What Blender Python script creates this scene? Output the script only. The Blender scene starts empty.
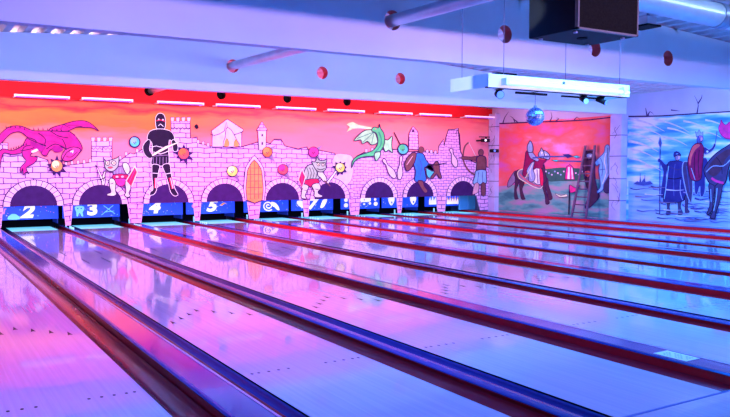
import bpy, bmesh, math, random
from mathutils import Vector, Matrix
random.seed(7)
SC = bpy.context.scene
COL = SC.collection
R = math.radians

# ------------------------------------------------------------------ camera
F, YAW, PIT = 746.2, 0.5466, -0.0534
CAM = Vector((-2.6155, -3.0529, 1.5412))
cd = bpy.data.cameras.new('camera'); cam = bpy.data.objects.new('camera', cd); COL.objects.link(cam)
cd.sensor_fit = 'HORIZONTAL'; cd.sensor_width = 36; cd.lens = F/730*36; cd.clip_start = .05; cd.clip_end = 200
cam.location = CAM; cam.rotation_euler = (math.pi/2+PIT, 0, -YAW)
SC.camera = cam

# ------------------------------------------------------------------ world, exposure
w = bpy.data.worlds.new('dim_room'); SC.world = w; w.use_nodes = True
w.node_tree.nodes['Background'].inputs[0].default_value = (.30, .26, 1, 1)
w.node_tree.nodes['Background'].inputs[1].default_value = .10
SC.view_settings.view_transform = 'Standard'; SC.view_settings.look = 'None'
SC.view_settings.gamma = 1; SC.view_settings.use_curve_mapping = False
SC.view_settings.exposure = 0.35

# ------------------------------------------------------------------ lights
def area(name, loc, aim, sx, sy, energy, color, spread=180):
    l = bpy.data.lights.new(name, 'AREA'); l.shape = 'RECTANGLE'; l.size = sx; l.size_y = sy
    l.energy = energy; l.color = color; l.spread = R(spread)
    o = bpy.data.objects.new(name, l); COL.objects.link(o); o.location = loc
    o.rotation_euler = (Vector(aim)-Vector(loc)).to_track_quat('-Z', 'Y').to_euler()
    return o
def spot(name, loc, aim, energy, color, ang=90, blend=.6, rad=.15):
    l = bpy.data.lights.new(name, 'SPOT'); l.energy = energy; l.color = color
    l.spot_size = R(ang); l.spot_blend = blend; l.shadow_soft_size = rad
    o = bpy.data.objects.new(name, l); COL.objects.link(o); o.location = loc
    o.rotation_euler = (Vector(aim)-Vector(loc)).to_track_quat('-Z', 'Y').to_euler()
    return o
# lamps over the seating area behind the bowlers; the first beam cuts their light off on the next beam
area('lounge_light_violet', (0.5, -6.6, 2.62), (1.0, 6, 3.5), 6.0, .10, 95, (.62, .36, 1), 60)
area('lounge_light_pink',   (4.5, -6.6, 2.62), (4.5, 6, 3.4), 3.0, .10, 38, (1, .50, .85), 60)
area('lounge_light_blue',   (10.5, -6.6, 2.62), (11, 6, 2.2), 6.0, .10, 480, (.24, .30, 1))
# blue lamps in the bays between the beams, aimed down at the lanes
area('bay_light_blue', (8.0, 2.4, 3.5), (8.0, 3.2, 0), 9.0, .2, 640, (.03, .34, 1), 150)
area('bay_light_violet', (0.0, 2.0, 3.5), (0.0, 3.2, 0), 5.0, .2, 290, (.0, .16, 1), 150)
area('bay_light_far_blue', (9.5, 8.3, 3.6), (9.5, 9.0, 0), 8.0, .2, 520, (.05, .28, 1), 150)
area('bay_light_magenta', (4.8, 12.3, 3.8), (4.8, 13.6, 0), 6.0, .2, 330, (1, .03, .42), 110)
area('bay_light_magenta_left', (-1.0, 7.3, 3.6), (-1.0, 9.0, 0), 2.5, .2, 110, (.02, .16, 1), 150)
# unseen strip lamp added behind the near beam to wash the far beam blue
area('beam_wash', (4.5, 5.9, 3.25), (4.5, 11.4, 3.55), 17.0, .10, 230, (.27, .36, 1), 120)
spot('blue_spot_side_wall', (11.2, 5.9, 3.6), (15, 8.3, 1.4), 760, (.22, .46, 1), 110)
# wash along the painted walls
for i, x in enumerate((-1.0, 3.0, 7.0, 11.0)):
    area('mural_wash', (x, 14.2, 3.45), (x, 17.2, 1.7), 3.0, .15, 56, (1, .66, .90), 120)
for x in (0.5, 6.0, 11.5):
    area('last_bay_red', (x, 14.6, 3.0), (x, 16.6, 4.3), 4.0, .12, 26, (1, .03, .06), 110)
area('last_bay_white', (-1.0, 13.0, 3.3), (-1.0, 13.2, 4.5), 4.0, .12, 200, (1, .8, .95), 150)  # unseen lamp added to brighten the deck openings at the left
area('duct_wash', (9.0, 2.9, 3.95), (9.0, 3.8, 3.9), 8.0, .05, 24, (.45, .70, 1), 150)  # unseen strip added to draw a highlight along the large duct
spot('added_box_side_spot', (-.07, -1.32, 2.9), (3.0, 3.98, 2.54), 1700, (.80, 1, .95), 5.6, .3, .02)  # added spot, no fixture: makes the bright patch on the light box's left side
area('side_mural_wash', (12.2, 14.2, 3.45), (15, 14.4, 1.6), .15, 3.5, 95, (.95, .62, 1), 150)

# ------------------------------------------------------------------ helpers: points on the two painted walls
def ray(u, v):
    a = (u-365)/F; b = -(v-208.5)/F
    yf = math.cos(PIT)-b*math.sin(PIT); z = math.sin(PIT)+b*math.cos(PIT)
    return a*math.cos(YAW)+yf*math.sin(YAW), -a*math.sin(YAW)+yf*math.cos(YAW), z
def on_back(u, v, Y):
    x, y, z = ray(u, v); s = (Y-CAM.y)/y; return CAM.x+s*x, CAM.z+s*z
def on_side(u, v, X):
    x, y, z = ray(u, v); s = (X-CAM.x)/x; return CAM.y+s*y, CAM.z+s*z

# ------------------------------------------------------------------ materials
MATS = {}
def mat(name, col, rough=.6, metal=0, emit=0, ecol=None, coat=0, noise=.06, nscale=8, spec=.5):
    if name in MATS: return MATS[name]
    m = bpy.data.materials.new(name); m.use_nodes = True; nt = m.node_tree; b = nt.nodes['Principled BSDF']
    b.inputs['Roughness'].default_value = rough; b.inputs['Specular IOR Level'].default_value = .12; b.inputs['Metallic'].default_value = metal
    b.inputs['Coat Weight'].default_value = coat; b.inputs['Coat Roughness'].default_value = .06
    b.inputs['Specular IOR Level'].default_value = spec
    if noise:
        tc = nt.nodes.new('ShaderNodeTexCoord'); n = nt.nodes.new('ShaderNodeTexNoise'); n.inputs['Scale'].default_value = nscale
        n.inputs['Detail'].default_value = 4
        r = nt.nodes.new('ShaderNodeValToRGB')
        r.color_ramp.elements[0].position = .3; r.color_ramp.elements[1].position = .7
        r.color_ramp.elements[0].color = tuple(c*(1-noise*2) for c in col)+(1,)
        r.color_ramp.elements[1].color = tuple(min(1, c*(1+noise)) for c in col)+(1,)
        nt.links.new(tc.outputs['Object'], n.inputs['Vector']); nt.links.new(n.outputs['Fac'], r.inputs[0])
        nt.links.new(r.outputs[0], b.inputs['Base Color'])
    else: b.inputs['Base Color'].default_value = tuple(col)+(1,)
    if emit:
        b.inputs['Emission Color'].default_value = tuple(ecol or col)+(1,); b.inputs['Emission Strength'].default_value = emit
    MATS[name] = m
    return m
def nodes(name):
    m = bpy.data.materials.new(name); m.use_nodes = True; MATS[name] = m
    nt = m.node_tree
    return m, nt, nt.nodes['Principled BSDF'], nt.links
def ramp(nt, pts):
    r = nt.nodes.new('ShaderNodeValToRGB'); e = r.color_ramp.elements
    e[0].position = pts[0][0]; e[0].color = pts[0][1]+(1,); e[1].position = pts[-1][0]; e[1].color = pts[-1][1]+(1,)
    for p, c in pts[1:-1]:
        k = e.new(p); k.color = c+(1,)
    return r
def lane_material():
    m, nt, b, L = nodes('lane_wood')
    tc = nt.nodes.new('ShaderNodeTexCoord'); mp = nt.nodes.new('ShaderNodeMapping')
    mp.inputs['Scale'].default_value = (36.5, .45, 1); mp.inputs['Location'].default_value = (.5, 0, 0)
    L.new(tc.outputs['Object'], mp.inputs[0])
    wn = nt.nodes.new('ShaderNodeTexNoise'); wn.inputs['Scale'].default_value = 1; wn.inputs['Detail'].default_value = 2
    L.new(mp.outputs[0], wn.inputs['Vector'])
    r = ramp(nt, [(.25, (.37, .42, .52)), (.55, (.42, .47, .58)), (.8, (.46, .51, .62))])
    L.new(wn.outputs['Fac'], r.inputs[0])
    mp2 = nt.nodes.new('ShaderNodeMapping'); mp2.inputs['Scale'].default_value = (90, 4, 1); L.new(tc.outputs['Object'], mp2.inputs[0])
    n2 = nt.nodes.new('ShaderNodeTexNoise'); n2.inputs['Scale'].default_value = 1; n2.inputs['Detail'].default_value = 3; L.new(mp2.outputs[0], n2.inputs['Vector'])
    mx = nt.nodes.new('ShaderNodeMix'); mx.data_type = 'RGBA'; mx.blend_type = 'MULTIPLY'; mx.inputs[0].default_value = .15
    L.new(r.outputs[0], mx.inputs[6]); L.new(n2.outputs['Color'], mx.inputs[7]); L.new(mx.outputs[2], b.inputs['Base Color'])
    b.inputs['Roughness'].default_value = .22; b.inputs['Specular IOR Level'].default_value = .5
    b.inputs['Coat Weight'].default_value = .85; b.inputs['Coat Roughness'].default_value = .055; b.inputs['Coat IOR'].default_value = 1.5
    bp = nt.nodes.new('ShaderNodeBump'); bp.inputs['Strength'].default_value = .006; L.new(n2.outputs['Fac'], bp.inputs['Height']); L.new(bp.outputs[0], b.inputs['Normal'])
    return m
def sky_material():      # painted sunset of the castle wall
    m, nt, b, L = nodes('painted_sunset')
    tc = nt.nodes.new('ShaderNodeTexCoord'); sp = nt.nodes.new('ShaderNodeSeparateXYZ'); L.new(tc.outputs['Object'], sp.inputs[0])
    mp = nt.nodes.new('ShaderNodeMapping'); mp.inputs['Scale'].default_value = (.45, 1, 2.2); L.new(tc.outputs['Object'], mp.inputs[0])
    n = nt.nodes.new('ShaderNodeTexNoise'); n.inputs['Scale'].default_value = 1.5; n.inputs['Detail'].default_value = 5; L.new(mp.outputs[0], n.inputs['Vector'])
    a = nt.nodes.new('ShaderNodeMath'); a.operation = 'MULTIPLY_ADD'; a.inputs[1].default_value = .9; a.inputs[2].default_value = -.45; L.new(n.outputs['Fac'], a.inputs[0])
    s = nt.nodes.new('ShaderNodeMath'); s.operation = 'ADD'; L.new(sp.outputs['Z'], s.inputs[0]); L.new(a.outputs[0], s.inputs[1])
    mr = nt.nodes.new('ShaderNodeMapRange'); mr.inputs['From Min'].default_value = 1.7; mr.inputs['From Max'].default_value = 3.3; L.new(s.outputs[0], mr.inputs[0])
    r = ramp(nt, [(0, (.92, .22, .30)), (.22, (.95, .17, .05)), (.40, (.95, .22, .05)), (.52, (.80, .04, .06)), (.60, (.95, .15, .07)), (.70, (.90, .07, .08)), (.80, (.86, .012, .02)), (1, (.82, .004, .012))])
    L.new(mr.outputs[0], r.inputs[0]); 
    # toward the right the sunset fades to pink haze
    mr2 = nt.nodes.new('ShaderNodeMapRange'); mr2.inputs['From Min'].default_value = 3; mr2.inputs['From Max'].default_value = 9; L.new(sp.outputs['X'], mr2.inputs[0])
    mr3 = nt.nodes.new('ShaderNodeMapRange'); mr3.inputs['From Min'].default_value = 2.9; mr3.inputs['From Max'].default_value = 2.0; L.new(s.outputs[0], mr3.inputs[0])
    mu = nt.nodes.new('ShaderNodeMath'); mu.operation = 'MULTIPLY'; L.new(mr2.outputs[0], mu.inputs[0]); L.new(mr3.outputs[0], mu.inputs[1])
    mx = nt.nodes.new('ShaderNodeMix'); mx.data_type = 'RGBA'; mx.inputs[7].default_value = (.93, .24, .30, 1)
    L.new(mu.outputs[0], mx.inputs[0]); L.new(r.outputs[0], mx.inputs[6]); L.new(mx.outputs[2], b.inputs['Base Color'])
    b.inputs['Roughness'].default_value = .75; b.inputs['Specular IOR Level'].default_value = .12
    return m
def brick_material(name, c1, c2, mortar, bw=.34, rh=.135, ms=.013):
    m, nt, b, L = nodes(name)
    tc = nt.nodes.new('ShaderNodeTexCoord'); mp = nt.nodes.new('ShaderNodeMapping'); mp.inputs['Rotation'].default_value = (math.pi/2, 0, 0)
    L.new(tc.outputs['Object'], mp.inputs[0])
    t = nt.nodes.new('ShaderNodeTexBrick'); t.inputs['Scale'].default_value = 1; t.inputs['Brick Width'].default_value = bw
    t.inputs['Row Height'].default_value = rh; t.inputs['Mortar Size'].default_value = ms; t.inputs['Mortar Smooth'].default_value = .3
    t.inputs['Color1'].default_value = c1+(1,); t.inputs['Color2'].default_value = c2+(1,); t.inputs['Mortar'].default_value = mortar+(1,)
    n = nt.nodes.new('ShaderNodeTexNoise'); n.inputs['Scale'].default_value = 2.5; n.inputs['Detail'].default_value = 3; L.new(tc.outputs['Object'], n.inputs['Vector'])
    av = nt.nodes.new('ShaderNodeMix'); av.data_type = 'RGBA'; av.blend_type = 'LINEAR_LIGHT'; av.inputs[0].default_value = .05
    L.new(mp.outputs[0], av.inputs[6]); L.new(n.outputs['Color'], av.inputs[7]); L.new(av.outputs[2], t.inputs['Vector'])
    mx = nt.nodes.new('ShaderNodeMix'); mx.data_type = 'RGBA'; mx.blend_type = 'MULTIPLY'; mx.inputs[0].default_value = .12
    L.new(t.outputs['Color'], mx.inputs[6]); L.new(n.outputs['Color'], mx.inputs[7]); L.new(mx.outputs[2], b.inputs['Base Color'])
    b.inputs['Roughness'].default_value = .75; b.inputs['Specular IOR Level'].default_value = .12
    return m
def blotch_material(name, pts, scale=(1, 1, 1), nscale=1.5, rot=0, detail=5, rough=.7):
    m, nt, b, L = nodes(name)
    tc = nt.nodes.new('ShaderNodeTexCoord'); mp = nt.nodes.new('ShaderNodeMapping'); mp.inputs['Scale'].default_value = scale; mp.inputs['Rotation'].default_value = (rot, 0, 0)
    L.new(tc.outputs['Object'], mp.inputs[0])
    n = nt.nodes.new('ShaderNodeTexNoise'); n.inputs['Scale'].default_value = nscale; n.inputs['Detail'].default_value = detail; L.new(mp.outputs[0], n.inputs['Vector'])
    r = ramp(nt, pts); L.new(n.outputs['Fac'], r.inputs[0]); L.new(r.outputs[0], b.inputs['Base Color']); b.inputs['Roughness'].default_value = rough; b.inputs['Specular IOR Level'].default_value = .12
    return m
M_lane = lane_material(); M_sky = sky_material()
M_brick = brick_material('painted_castle_brick', (.95, .52, .90), (.88, .44, .84), (.13, .02, .20))
M_brick_small = brick_material('painted_ruin_brick', (.95, .50, .90), (.86, .42, .84), (.13, .02, .20), .22, .095, .009)
M_sky2 = blotch_material('painted_red_dusk', [(.32, (.80, .12, .40)), (.46, (.95, .12, .12)), (.56, (.92, .16, .20)), (.68, (.80, .28, .62))], (1, .5, 1.2), 1.4)
M_grass = blotch_material('painted_meadow', [(.34, (.06, .20, .22)), (.48, (.16, .42, .38)), (.56, (.36, .34, .36)), (.66, (.52, .26, .44))], (1, .4, 1.6), 2.4)
M_sky3 = blotch_material('painted_cloudy_sky', [(.34, (.05, .26, .70)), (.47, (.16, .48, .85)), (.54, (.40, .66, .90)), (.60, (.92, .76, .88))], (1, .5, 3.2), 1.5, R(-16))
M_snow = blotch_material('painted_blue_plain', [(.35, (.20, .34, .74)), (.5, (.36, .52, .86)), (.7, (.48, .52, .86))], (1, .3, 3), 2.2)
M_stone = blotch_material('painted_pilaster_stone', [(.3, (.52, .40, .70)), (.7, (.72, .58, .84))], (1, 1, 1), 2)
M_plaster = mat('lavender_plaster', (.62, .52, .74), .8, noise=.05, nscale=1.2)
M_beam = mat('white_painted_beam', (.80, .76, .80), .55, noise=.03, nscale=1)
M_redbeam = mat('red_painted_wall', (.82, .004, .012), .8, noise=.06, nscale=1.2)
M_deck = mat('galvanised_deck', (.62, .62, .68), .45, .3, noise=.05)
M_dark = mat('dark_wall', (.10, .08, .12), .7)
M_black = mat('black_paint', (.004, .004, .006), .7, noise=0, spec=.1)
M_gut = mat('maroon_gutter_plastic', (.45, .008, .02), .22, noise=.05, coat=.3)
M_gutred = mat('maroon_divider_side', (.75, .006, .016), .25, noise=.05, coat=.3)
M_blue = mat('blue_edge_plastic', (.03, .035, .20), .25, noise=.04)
M_cap = mat('blue_violet_capping', (.05, .04, .22), .12, noise=.10, nscale=3, coat=.5)
M_trim = mat('pink_steel_edge', (.70, .45, .62), .3, .6, noise=0)
M_sign = mat('ultraviolet_blue_sign', (.02, .10, .80), .4, emit=.8, ecol=(.01, .05, .85), noise=0)
M_deckpin = mat('glowing_pin_deck', (.35, .85, .95), .2, emit=.55, ecol=(.14, .72, .95), noise=0)  # cyan glow stands in for tube light falling on the deck
M_white = mat('white_metal', (.86, .84, .86), .35, noise=.02)
M_tube = mat('lit_tube', (.9, 1, .98), .3, emit=.62, ecol=(.60, .92, 1), noise=0)
M_baton = mat('batten_white', (.9, .8, .9), .4, emit=.45, ecol=(1, .7, .95), noise=0)
M_uv = mat('ultraviolet_tube', (.3, .1, .7), .3, emit=.45, ecol=(.35, .10, 1), noise=0)
M_duct = mat('galvanised_duct', (.70, .74, .80), .32, .55, noise=.06, nscale=3)
M_cuff = mat('duct_cuff', (.30, .34, .48), .35, .7, noise=.05)
M_spk = mat('black_cabinet', (.006, .006, .010), .6, noise=.1, spec=.2)
M_grille = mat('speaker_grille', (.010, .010, .008), .9, noise=.2, nscale=60, spec=.1)
M_spkedge = mat('grey_corner_trim', (.15, .14, .12), .4, noise=0)
M_cable = mat('grey_cable', (.22, .17, .28), .6, noise=0)
M_ladder = mat('brown_ladder_wood', (.16, .06, .14), .6, noise=.12, nscale=12)
M_redhole = mat('red_painted_ring', (.42, .05, .05), .5, noise=0)
M_lamp = mat('blue_lamp_lens', (.1, .2, .9), .2, emit=.8, ecol=(.1, .25, 1), noise=0)
M_approach = M_lane
C = lambda n, r, g, b: mat('paint_'+n, (r, g, b), .75, noise=.10, nscale=6, spec=.12)
P_dark = C('night_violet', .045, .012, .11); P_line = C('outline', .05, .008, .09); P_ring = C('voussoir_pink', .95, .60, .90)
P_mag = C('dragon_magenta', .62, .02, .26); P_magd = C('dragon_plum', .38, .01, .24); P_magl = C('dragon_rose', .75, .05, .30)
P_white = C('white', .90, .88, .86); P_cream = C('cream', .92, .86, .55); P_black = C('armour_black', .020, .008, .035)
P_red = C('crimson', .80, .02, .10); P_pink = C('skin_pink', .82, .42, .50); P_grey = C('goblin_grey', .42, .52, .40); P_greyp = C('mail_violet', .30, .20, .36)
P_orange = C('gate_orange', .92, .34, .10); P_yel = C('ball_yellow', .90, .82, .14); P_teal = C('ball_teal', .10, .62, .62); P_oran = C('ball_orange', .90, .20, .06)
P_ballr = C('ball_red', .85, .10, .12); P_ballm = C('ball_magenta', .82, .05, .30); P_green = C('dragon_green', .10, .60, .22); P_greenl = C('wing_mint', .40, .80, .42)
P_greend = C('dragon_deep_green', .05, .30, .20); P_blue = C('tunic_blue', .04, .20, .72); P_brown = C('skin_brown', .22, .07, .09); P_bluel = C('cloth_sky', .28, .55, .85)
P_horse = C('horse_brown', .09, .03, .07); P_wine = C('cloak_wine', .30, .01, .09); P_navy = C('robe_navy', .035, .03, .20); P_steel = C('steel_blue', .35, .42, .70)
P_haze = C('haze_pink', .95, .62, .80); P_flame = C('flame_yellow', .95, .85, .40); P_grn = C('crowd_green', .05, .14, .12); P_branch = C('branch_violet', .07, .02, .16)
P_cloud = C('cloud_pink', .80, .66, .88); P_pale = C('pale_skin', .66, .72, .56); P_violetd = C('horse_violet', .07, .045, .14)
P_hotpink = C('pennant_pink', .95, .04, .30); P_violet = C('door_violet', .42, .16, .58); P_bluedk = C('blue_shadow', .08, .10, .36)

# ------------------------------------------------------------------ mesh builder
class MB:
    def __init__(s): s.v = []; s.f = []; s.mi = []; s.m = []; s.sm = []
    def mid(s, m):
        if m not in s.m: s.m.append(m)
        return s.m.index(m)
    def face(s, pts, m, smooth=False):
        i = len(s.v); s.v += [tuple(p) for p in pts]; s.f.append(tuple(range(i, i+len(pts)))); s.mi.append(s.mid(m)); s.sm.append(smooth)
    def grid(s, rings, m, closed=False, smooth=True, caps=False):
        i = len(s.v); n = len(rings[0]); k = s.mid(m)
        for r in rings: s.v += [tuple(p) for p in r]
        for a in range(len(rings)-1):
            for b in range(n if closed else n-1):
                c = (b+1) % n
                s.f.append((i+a*n+b, i+a*n+c, i+(a+1)*n+c, i+(a+1)*n+b)); s.mi.append(k); s.sm.append(smooth)
        if caps:
            s.f.append(tuple(i+b for b in range(n))[::-1]); s.mi.append(k); s.sm.append(False)
            s.f.append(tuple(i+(len(rings)-1)*n+b for b in range(n))); s.mi.append(k); s.sm.append(False)
    def box(s, x0, x1, y0, y1, z0, z1, m):
        p = [(x0,y0,z0),(x1,y0,z0),(x1,y1,z0),(x0,y1,z0),(x0,y0,z1),(x1,y0,z1),(x1,y1,z1),(x0,y1,z1)]
        i = len(s.v); s.v += p
        for f in ((0,3,2,1),(4,5,6,7),(0,1,5,4),(1,2,6,5),(2,3,7,6),(3,0,4,7)):
            s.f.append(tuple(i+k for k in f)); s.mi.append(s.mid(m)); s.sm.append(False)
    def tube(s, a, b, r, m, n=16, r2=None, caps=True):
        a = Vector(a); b = Vector(b); d = (b-a).normalized(); u = d.orthogonal().normalized(); w_ = d.cross(u)
        rr = (r, r if r2 is None else r2)
        rings = [[p+(u*math.cos(t)+w_*math.sin(t))*q for t in [2*math.pi*k/n for k in range(n)]] for p, q in ((a, rr[0]), (b, rr[1]))]
        s.grid(rings, m, True, True, caps)
    def sphere(s, c, r, m, nu=20, nv=12):
        c = Vector(c); rings = []
        for j in range(nv+1):
            t = math.pi*j/nv
            rings.append([c+Vector((math.cos(2*math.pi*k/nu)*math.sin(t), math.sin(2*math.pi*k/nu)*math.sin(t), math.cos(t)))*r for k in range(nu)])
        s.grid(rings, m, True, True)
    def prism(s, prof, y0, y1, m):         # prof: (x,z) polygon, swept along Y
        r0 = [(x, y0, z) for x, z in prof]; r1 = [(x, y1, z) for x, z in prof]
        s.grid([r0, r1], m, True, False, True)
    def build(s, name, parent=None, origin=None):
        o0 = Vector(origin) if origin is not None else Vector((0, 0, 0))
        me = bpy.data.meshes.new(name); me.from_pydata([tuple(Vector(p)-o0) for p in s.v], [], s.f)
        for m in s.m: me.materials.append(m)
        me.polygons.foreach_set('material_index', s.mi); me.polygons.foreach_set('use_smooth', s.sm); me.update()
        o = bpy.data.objects.new(name, me); COL.objects.link(o)
        if parent is not None:
            o.parent = parent; pl = parent.location
            pp = parent.parent
            tot = Vector(pl)
            while pp is not None: tot += Vector(pp.location); pp = pp.parent
            o.location = o0-tot
        else: o.location = o0
        return o
def fix_normals(o):
    bm = bmesh.new(); bm.from_mesh(o.data); bmesh.ops.recalc_face_normals(bm, faces=bm.faces); bm.to_mesh(o.data); bm.free(); return o
def bevel(o, wd=.01, seg=2):
    b = o.modifiers.new('bevel', 'BEVEL'); b.width = wd; b.segments = seg; b.limit_method = 'ANGLE'; return o
def tag(o, label, cat, group=None, kind=None):
    o['label'] = label; o['category'] = cat
    if group: o['group'] = group
    if kind: o['kind'] = kind
    return o
def struct(o, label=None, cat=None):
    o['kind'] = 'structure'
    if label: o['label'] = label
    if cat: o['category'] = cat
    return o
def empty(name, loc, label, cat, group=None):
    o = bpy.data.objects.new(name, None); COL.objects.link(o); o.location = loc; o.empty_display_size = .2
    return tag(o, label, cat, group)

# ------------------------------------------------------------------ measures of the room (metres)
WY = 17.2          # painted castle board
XW = 15.0          # side wall
XL = -4.6
PAIR = 3.41; WIDE = 1.80
def lane_x(n):     # centre of lane n; lane 2 is at x = 0
    k = n-2
    return (k//2)*PAIR + (PAIR-WIDE if k % 2 else 0)
HW = 1.0668/2
GW = .235
def roof_z(x): return 4.28-.062*abs(x-4.6)

# ------------------------------------------------------------------ structure
b = MB(); b.box(XL, XW, -9, -.012, -.12, 0, M_approach); struct(b.build('floor'), 'pale glossy approach floor before the foul line', 'floor')
b = MB(); b.box(XL, XW+.2, -.012, 19.6, -.4, -.13, M_dark); struct(b.build('floor_lane_bed'), 'dark bed under the lanes', 'floor')
b = MB(); b.box(XL, XW, -.012, .006, -.11, .002, mat('foul_line_blue', (.03, .05, .40), .4, noise=0)); tag(b.build('foul_line'), 'thin dark blue foul line crossing in front of the lanes', 'foul line')
b = MB(); b.box(XW, XW+.2, -9, 19.6, -.13, 4.4, M_plaster); struct(b.build('wall_right'))
b = MB(); b.box(XL-.2, XL, -9, 19.6, -.13, 4.4, M_dark); struct(b.build('wall_left'))
b = MB(); b.box(XL, XW, -9.2, -9, -.13, 4.4, M_dark); struct(b.build('wall_front'))
b = MB(); b.box(XL, XW, 19.6, 19.8, -.13, 4.4, M_dark); struct(b.build('wall_back'))
# corrugated deck: trapezoid ribs run along the lanes
b = MB(); prof = []
x = XL-.2
while x < XW+.3:
    for dx, dz in ((0, 0), (.12, 0), (.165, .105), (.285, .105)): prof.append((x+dx, roof_z(x+dx)+dz+.012))
    x += .33
b.grid([[(p[0], -9.2, p[1]) for p in prof], [(p[0], 19.8, p[1]) for p in prof]], M_deck, False, False)
b.face([(XL-.2, -9.2, 4.8), (XW+.4, -9.2, 4.8), (XW+.4, 19.8, 4.8), (XL-.2, 19.8, 4.8)], M_dark)
struct(b.build('ceiling'), 'corrugated metal ceiling deck', 'ceiling')

HOLE_R = .135
def beam(name, y0, y1, zb, xs_, zc, m, label, ring=None, x0=XL, x1=XW):
    """tapered web with round service holes; cells are filled round each hole"""
    b = MB()
    holes = sorted(zip(xs_, zc)); hw = .30
    cuts = [x0]
    for hx, hz in holes: cuts += [hx-hw, hx+hw]
    cuts.append(x1)
    def quad(xa, xb):
        n = max(1, int((xb-xa)/1.0))
        for i in range(n):
            p = xa+(xb-xa)*i/n; q = xa+(xb-xa)*(i+1)/n
            for mid in ((p, 4.6, q) if p < 4.6 < q else (p, q),):
                for s0, s1 in zip(mid[:-1], mid[1:]):
                    b.face([(s0, y0, zb), (s1, y0, zb), (s1, y0, roof_z(s1)), (s0, y0, roof_z(s0))], m)
                    b.face([(s1, y1, zb), (s0, y1, zb), (s0, y1, roof_z(s0)), (s1, y1, roof_z(s1))], m)
                    b.face([(s0, y0, zb), (s0, y1, zb), (s1, y1, zb), (s1, y0, zb)], m)
                    b.face([(s0, y0, roof_z(s0)), (s1, y0, roof_z(s1)), (s1, y1, roof_z(s1)), (s0, y1, roof_z(s0))], m)
    for i in range(0, len(cuts), 2): quad(cuts[i], cuts[i+1])
    N = 32
    for hx, hz in holes:
        zt = lambda x: roof_z(x)
        inner = [(hx+HOLE_R*math.cos(2*math.pi*k/N), hz+HOLE_R*math.sin(2*math.pi*k/N)) for k in range(N)]
        outer = []
        for k in range(N):
            t = 2*math.pi*k/N; c, s_ = math.cos(t), math.sin(t)
            up = (roof_z(hx)-hz) if s_ > 0 else (hz-zb)
            sc = min(hw/abs(c) if abs(c) > 1e-6 else 9, up/abs(s_) if abs(s_) > 1e-6 else 9)
            ox, oz = hx+c*sc, hz+s_*sc
            if s_ > 0 and abs(oz-roof_z(hx)) < 1e-4: oz = roof_z(ox)
            outer.append((ox, oz))
        for Y in (y0, y1):
            b.grid([[(p[0], Y, p[1]) for p in inner], [(p[0], Y, p[1]) for p in outer]], m, True, False)
        # corners left over by the radial fill
        for sx in (-1, 1):
            for top in (0, 1):
                cx_ = hx+sx*hw; cz = roof_z(cx_) if top else zb
                near = [o for o in outer if (o[0]-hx)*sx > 0 and ((o[1] > hz) if top else (o[1] < hz))]
                a_ = max(near, key=lambda o: abs(o[0]-hx)*1000+abs(o[1]-hz)); c_ = max(near, key=lambda o: abs(o[1]-hz)*1000+abs(o[0]-hx)) 
                for Y in (y0, y1): b.face([(a_[0], Y, a_[1]), (cx_, Y, cz), (c_[0], Y, c_[1])], m)
        b.grid([[(p[0], y0, p[1]) for p in inner], [(p[0], y1, p[1]) for p in inner]], ring or M_redhole, True, True)
        b.face([(hx-hw, y0, zb), (hx-hw, y1, zb), (hx+hw, y1, zb), (hx+hw, y0, zb)], m)
        b.face([(hx-hw, y0, roof_z(hx-hw)), (hx-hw, y1, roof_z(hx-hw)), (hx+hw, y1, roof_z(hx+hw)), (hx+hw, y0, roof_z(hx+hw))], m)
    return struct(b.build(name), label, 'beam')
beam('trim_1', -.55, -.37, 3.06, [], [], M_beam, 'white ceiling beam over the foul line')
beam('trim_2', 5.5, 5.68, 3.055, [3.03, 5.04, 6.98, 8.83, 10.8, 12.8], [3.55, 3.55, 3.50, 3.48, 3.45, 3.42], M_beam, 'near white ceiling beam with round service holes')
beam('trim_3', 11.45, 11.65, 3.10, [3.06, 5.12, 7.17], [3.63]*3, M_beam, 'far white ceiling beam with round service holes', ring=mat('red_glow_ring', (.85, .05, .06), .5, noise=0))  # ring colour brightened to carry the red glow inside these holes
M_hole = mat('dark_hole_ring', (.05, .01, .02), .6, noise=0)
beam('trim_4', 17.25, 17.42, 3.12, [2.94, 4.97, 7.03, 9.08], [3.63]*4, M_redbeam, 'red painted wall band above the castle mural with round holes', ring=M_hole)
b = MB(); b.box(XL, XW, 17.46, 17.5, 3.0, 4.6, M_black); struct(b.build('trim_5'), 'dark board behind the red band', 'trim')

# side pilasters (painted stone blocks)
def pilaster(name, x0, x1, y0, y1, z1, joints):
    b = MB(); b.box(x0, x1, y0, y1, -.05, z1, M_stone)
    for z in joints:
        b.box(x0-.006, x1+.001, y0-.006, y1+.006, z-.009, z+.009, P_line)
    rnd = random.Random(int(y0*10))
    for j in range(9):      # painted cracks on the face towards the lanes and the front face
        z = .3+rnd.random()*(z1-.8); y = y0+.05+(y1-y0-.1)*rnd.random(); zz = z; pts = [(y, z)]
        for k in range(3):
            y = min(y1-.02, max(y0+.02, y+rnd.uniform(-.14, .14))); zz += rnd.uniform(.06, .13); pts.append((y, zz))
        for p, q in zip(pts[:-1], pts[1:]):
            b.face([(x0-.004, p[0], p[1]), (x0-.004, p[0]+.014, p[1]), (x0-.004, q[0]+.014, q[1]), (x0-.004, q[0], q[1])], P_line)
    return struct(b.build(name), None, None)
o = pilaster('trim_6', 14.74, 15.0, 11.40, 11.80, 3.10, (.62, 1.25, 1.9, 2.5)); o['label'] = 'painted stone pilaster under the far beam on the side wall'; o['category'] = 'pilaster'
o = pilaster('trim_7', 14.80, 15.0, 16.86, 17.19, 3.45, (.55, 1.1, 1.7, 2.35, 3.0)); o['label'] = 'narrow painted stone pilaster in the corner beside the archer'; o['category'] = 'pilaster'

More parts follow.
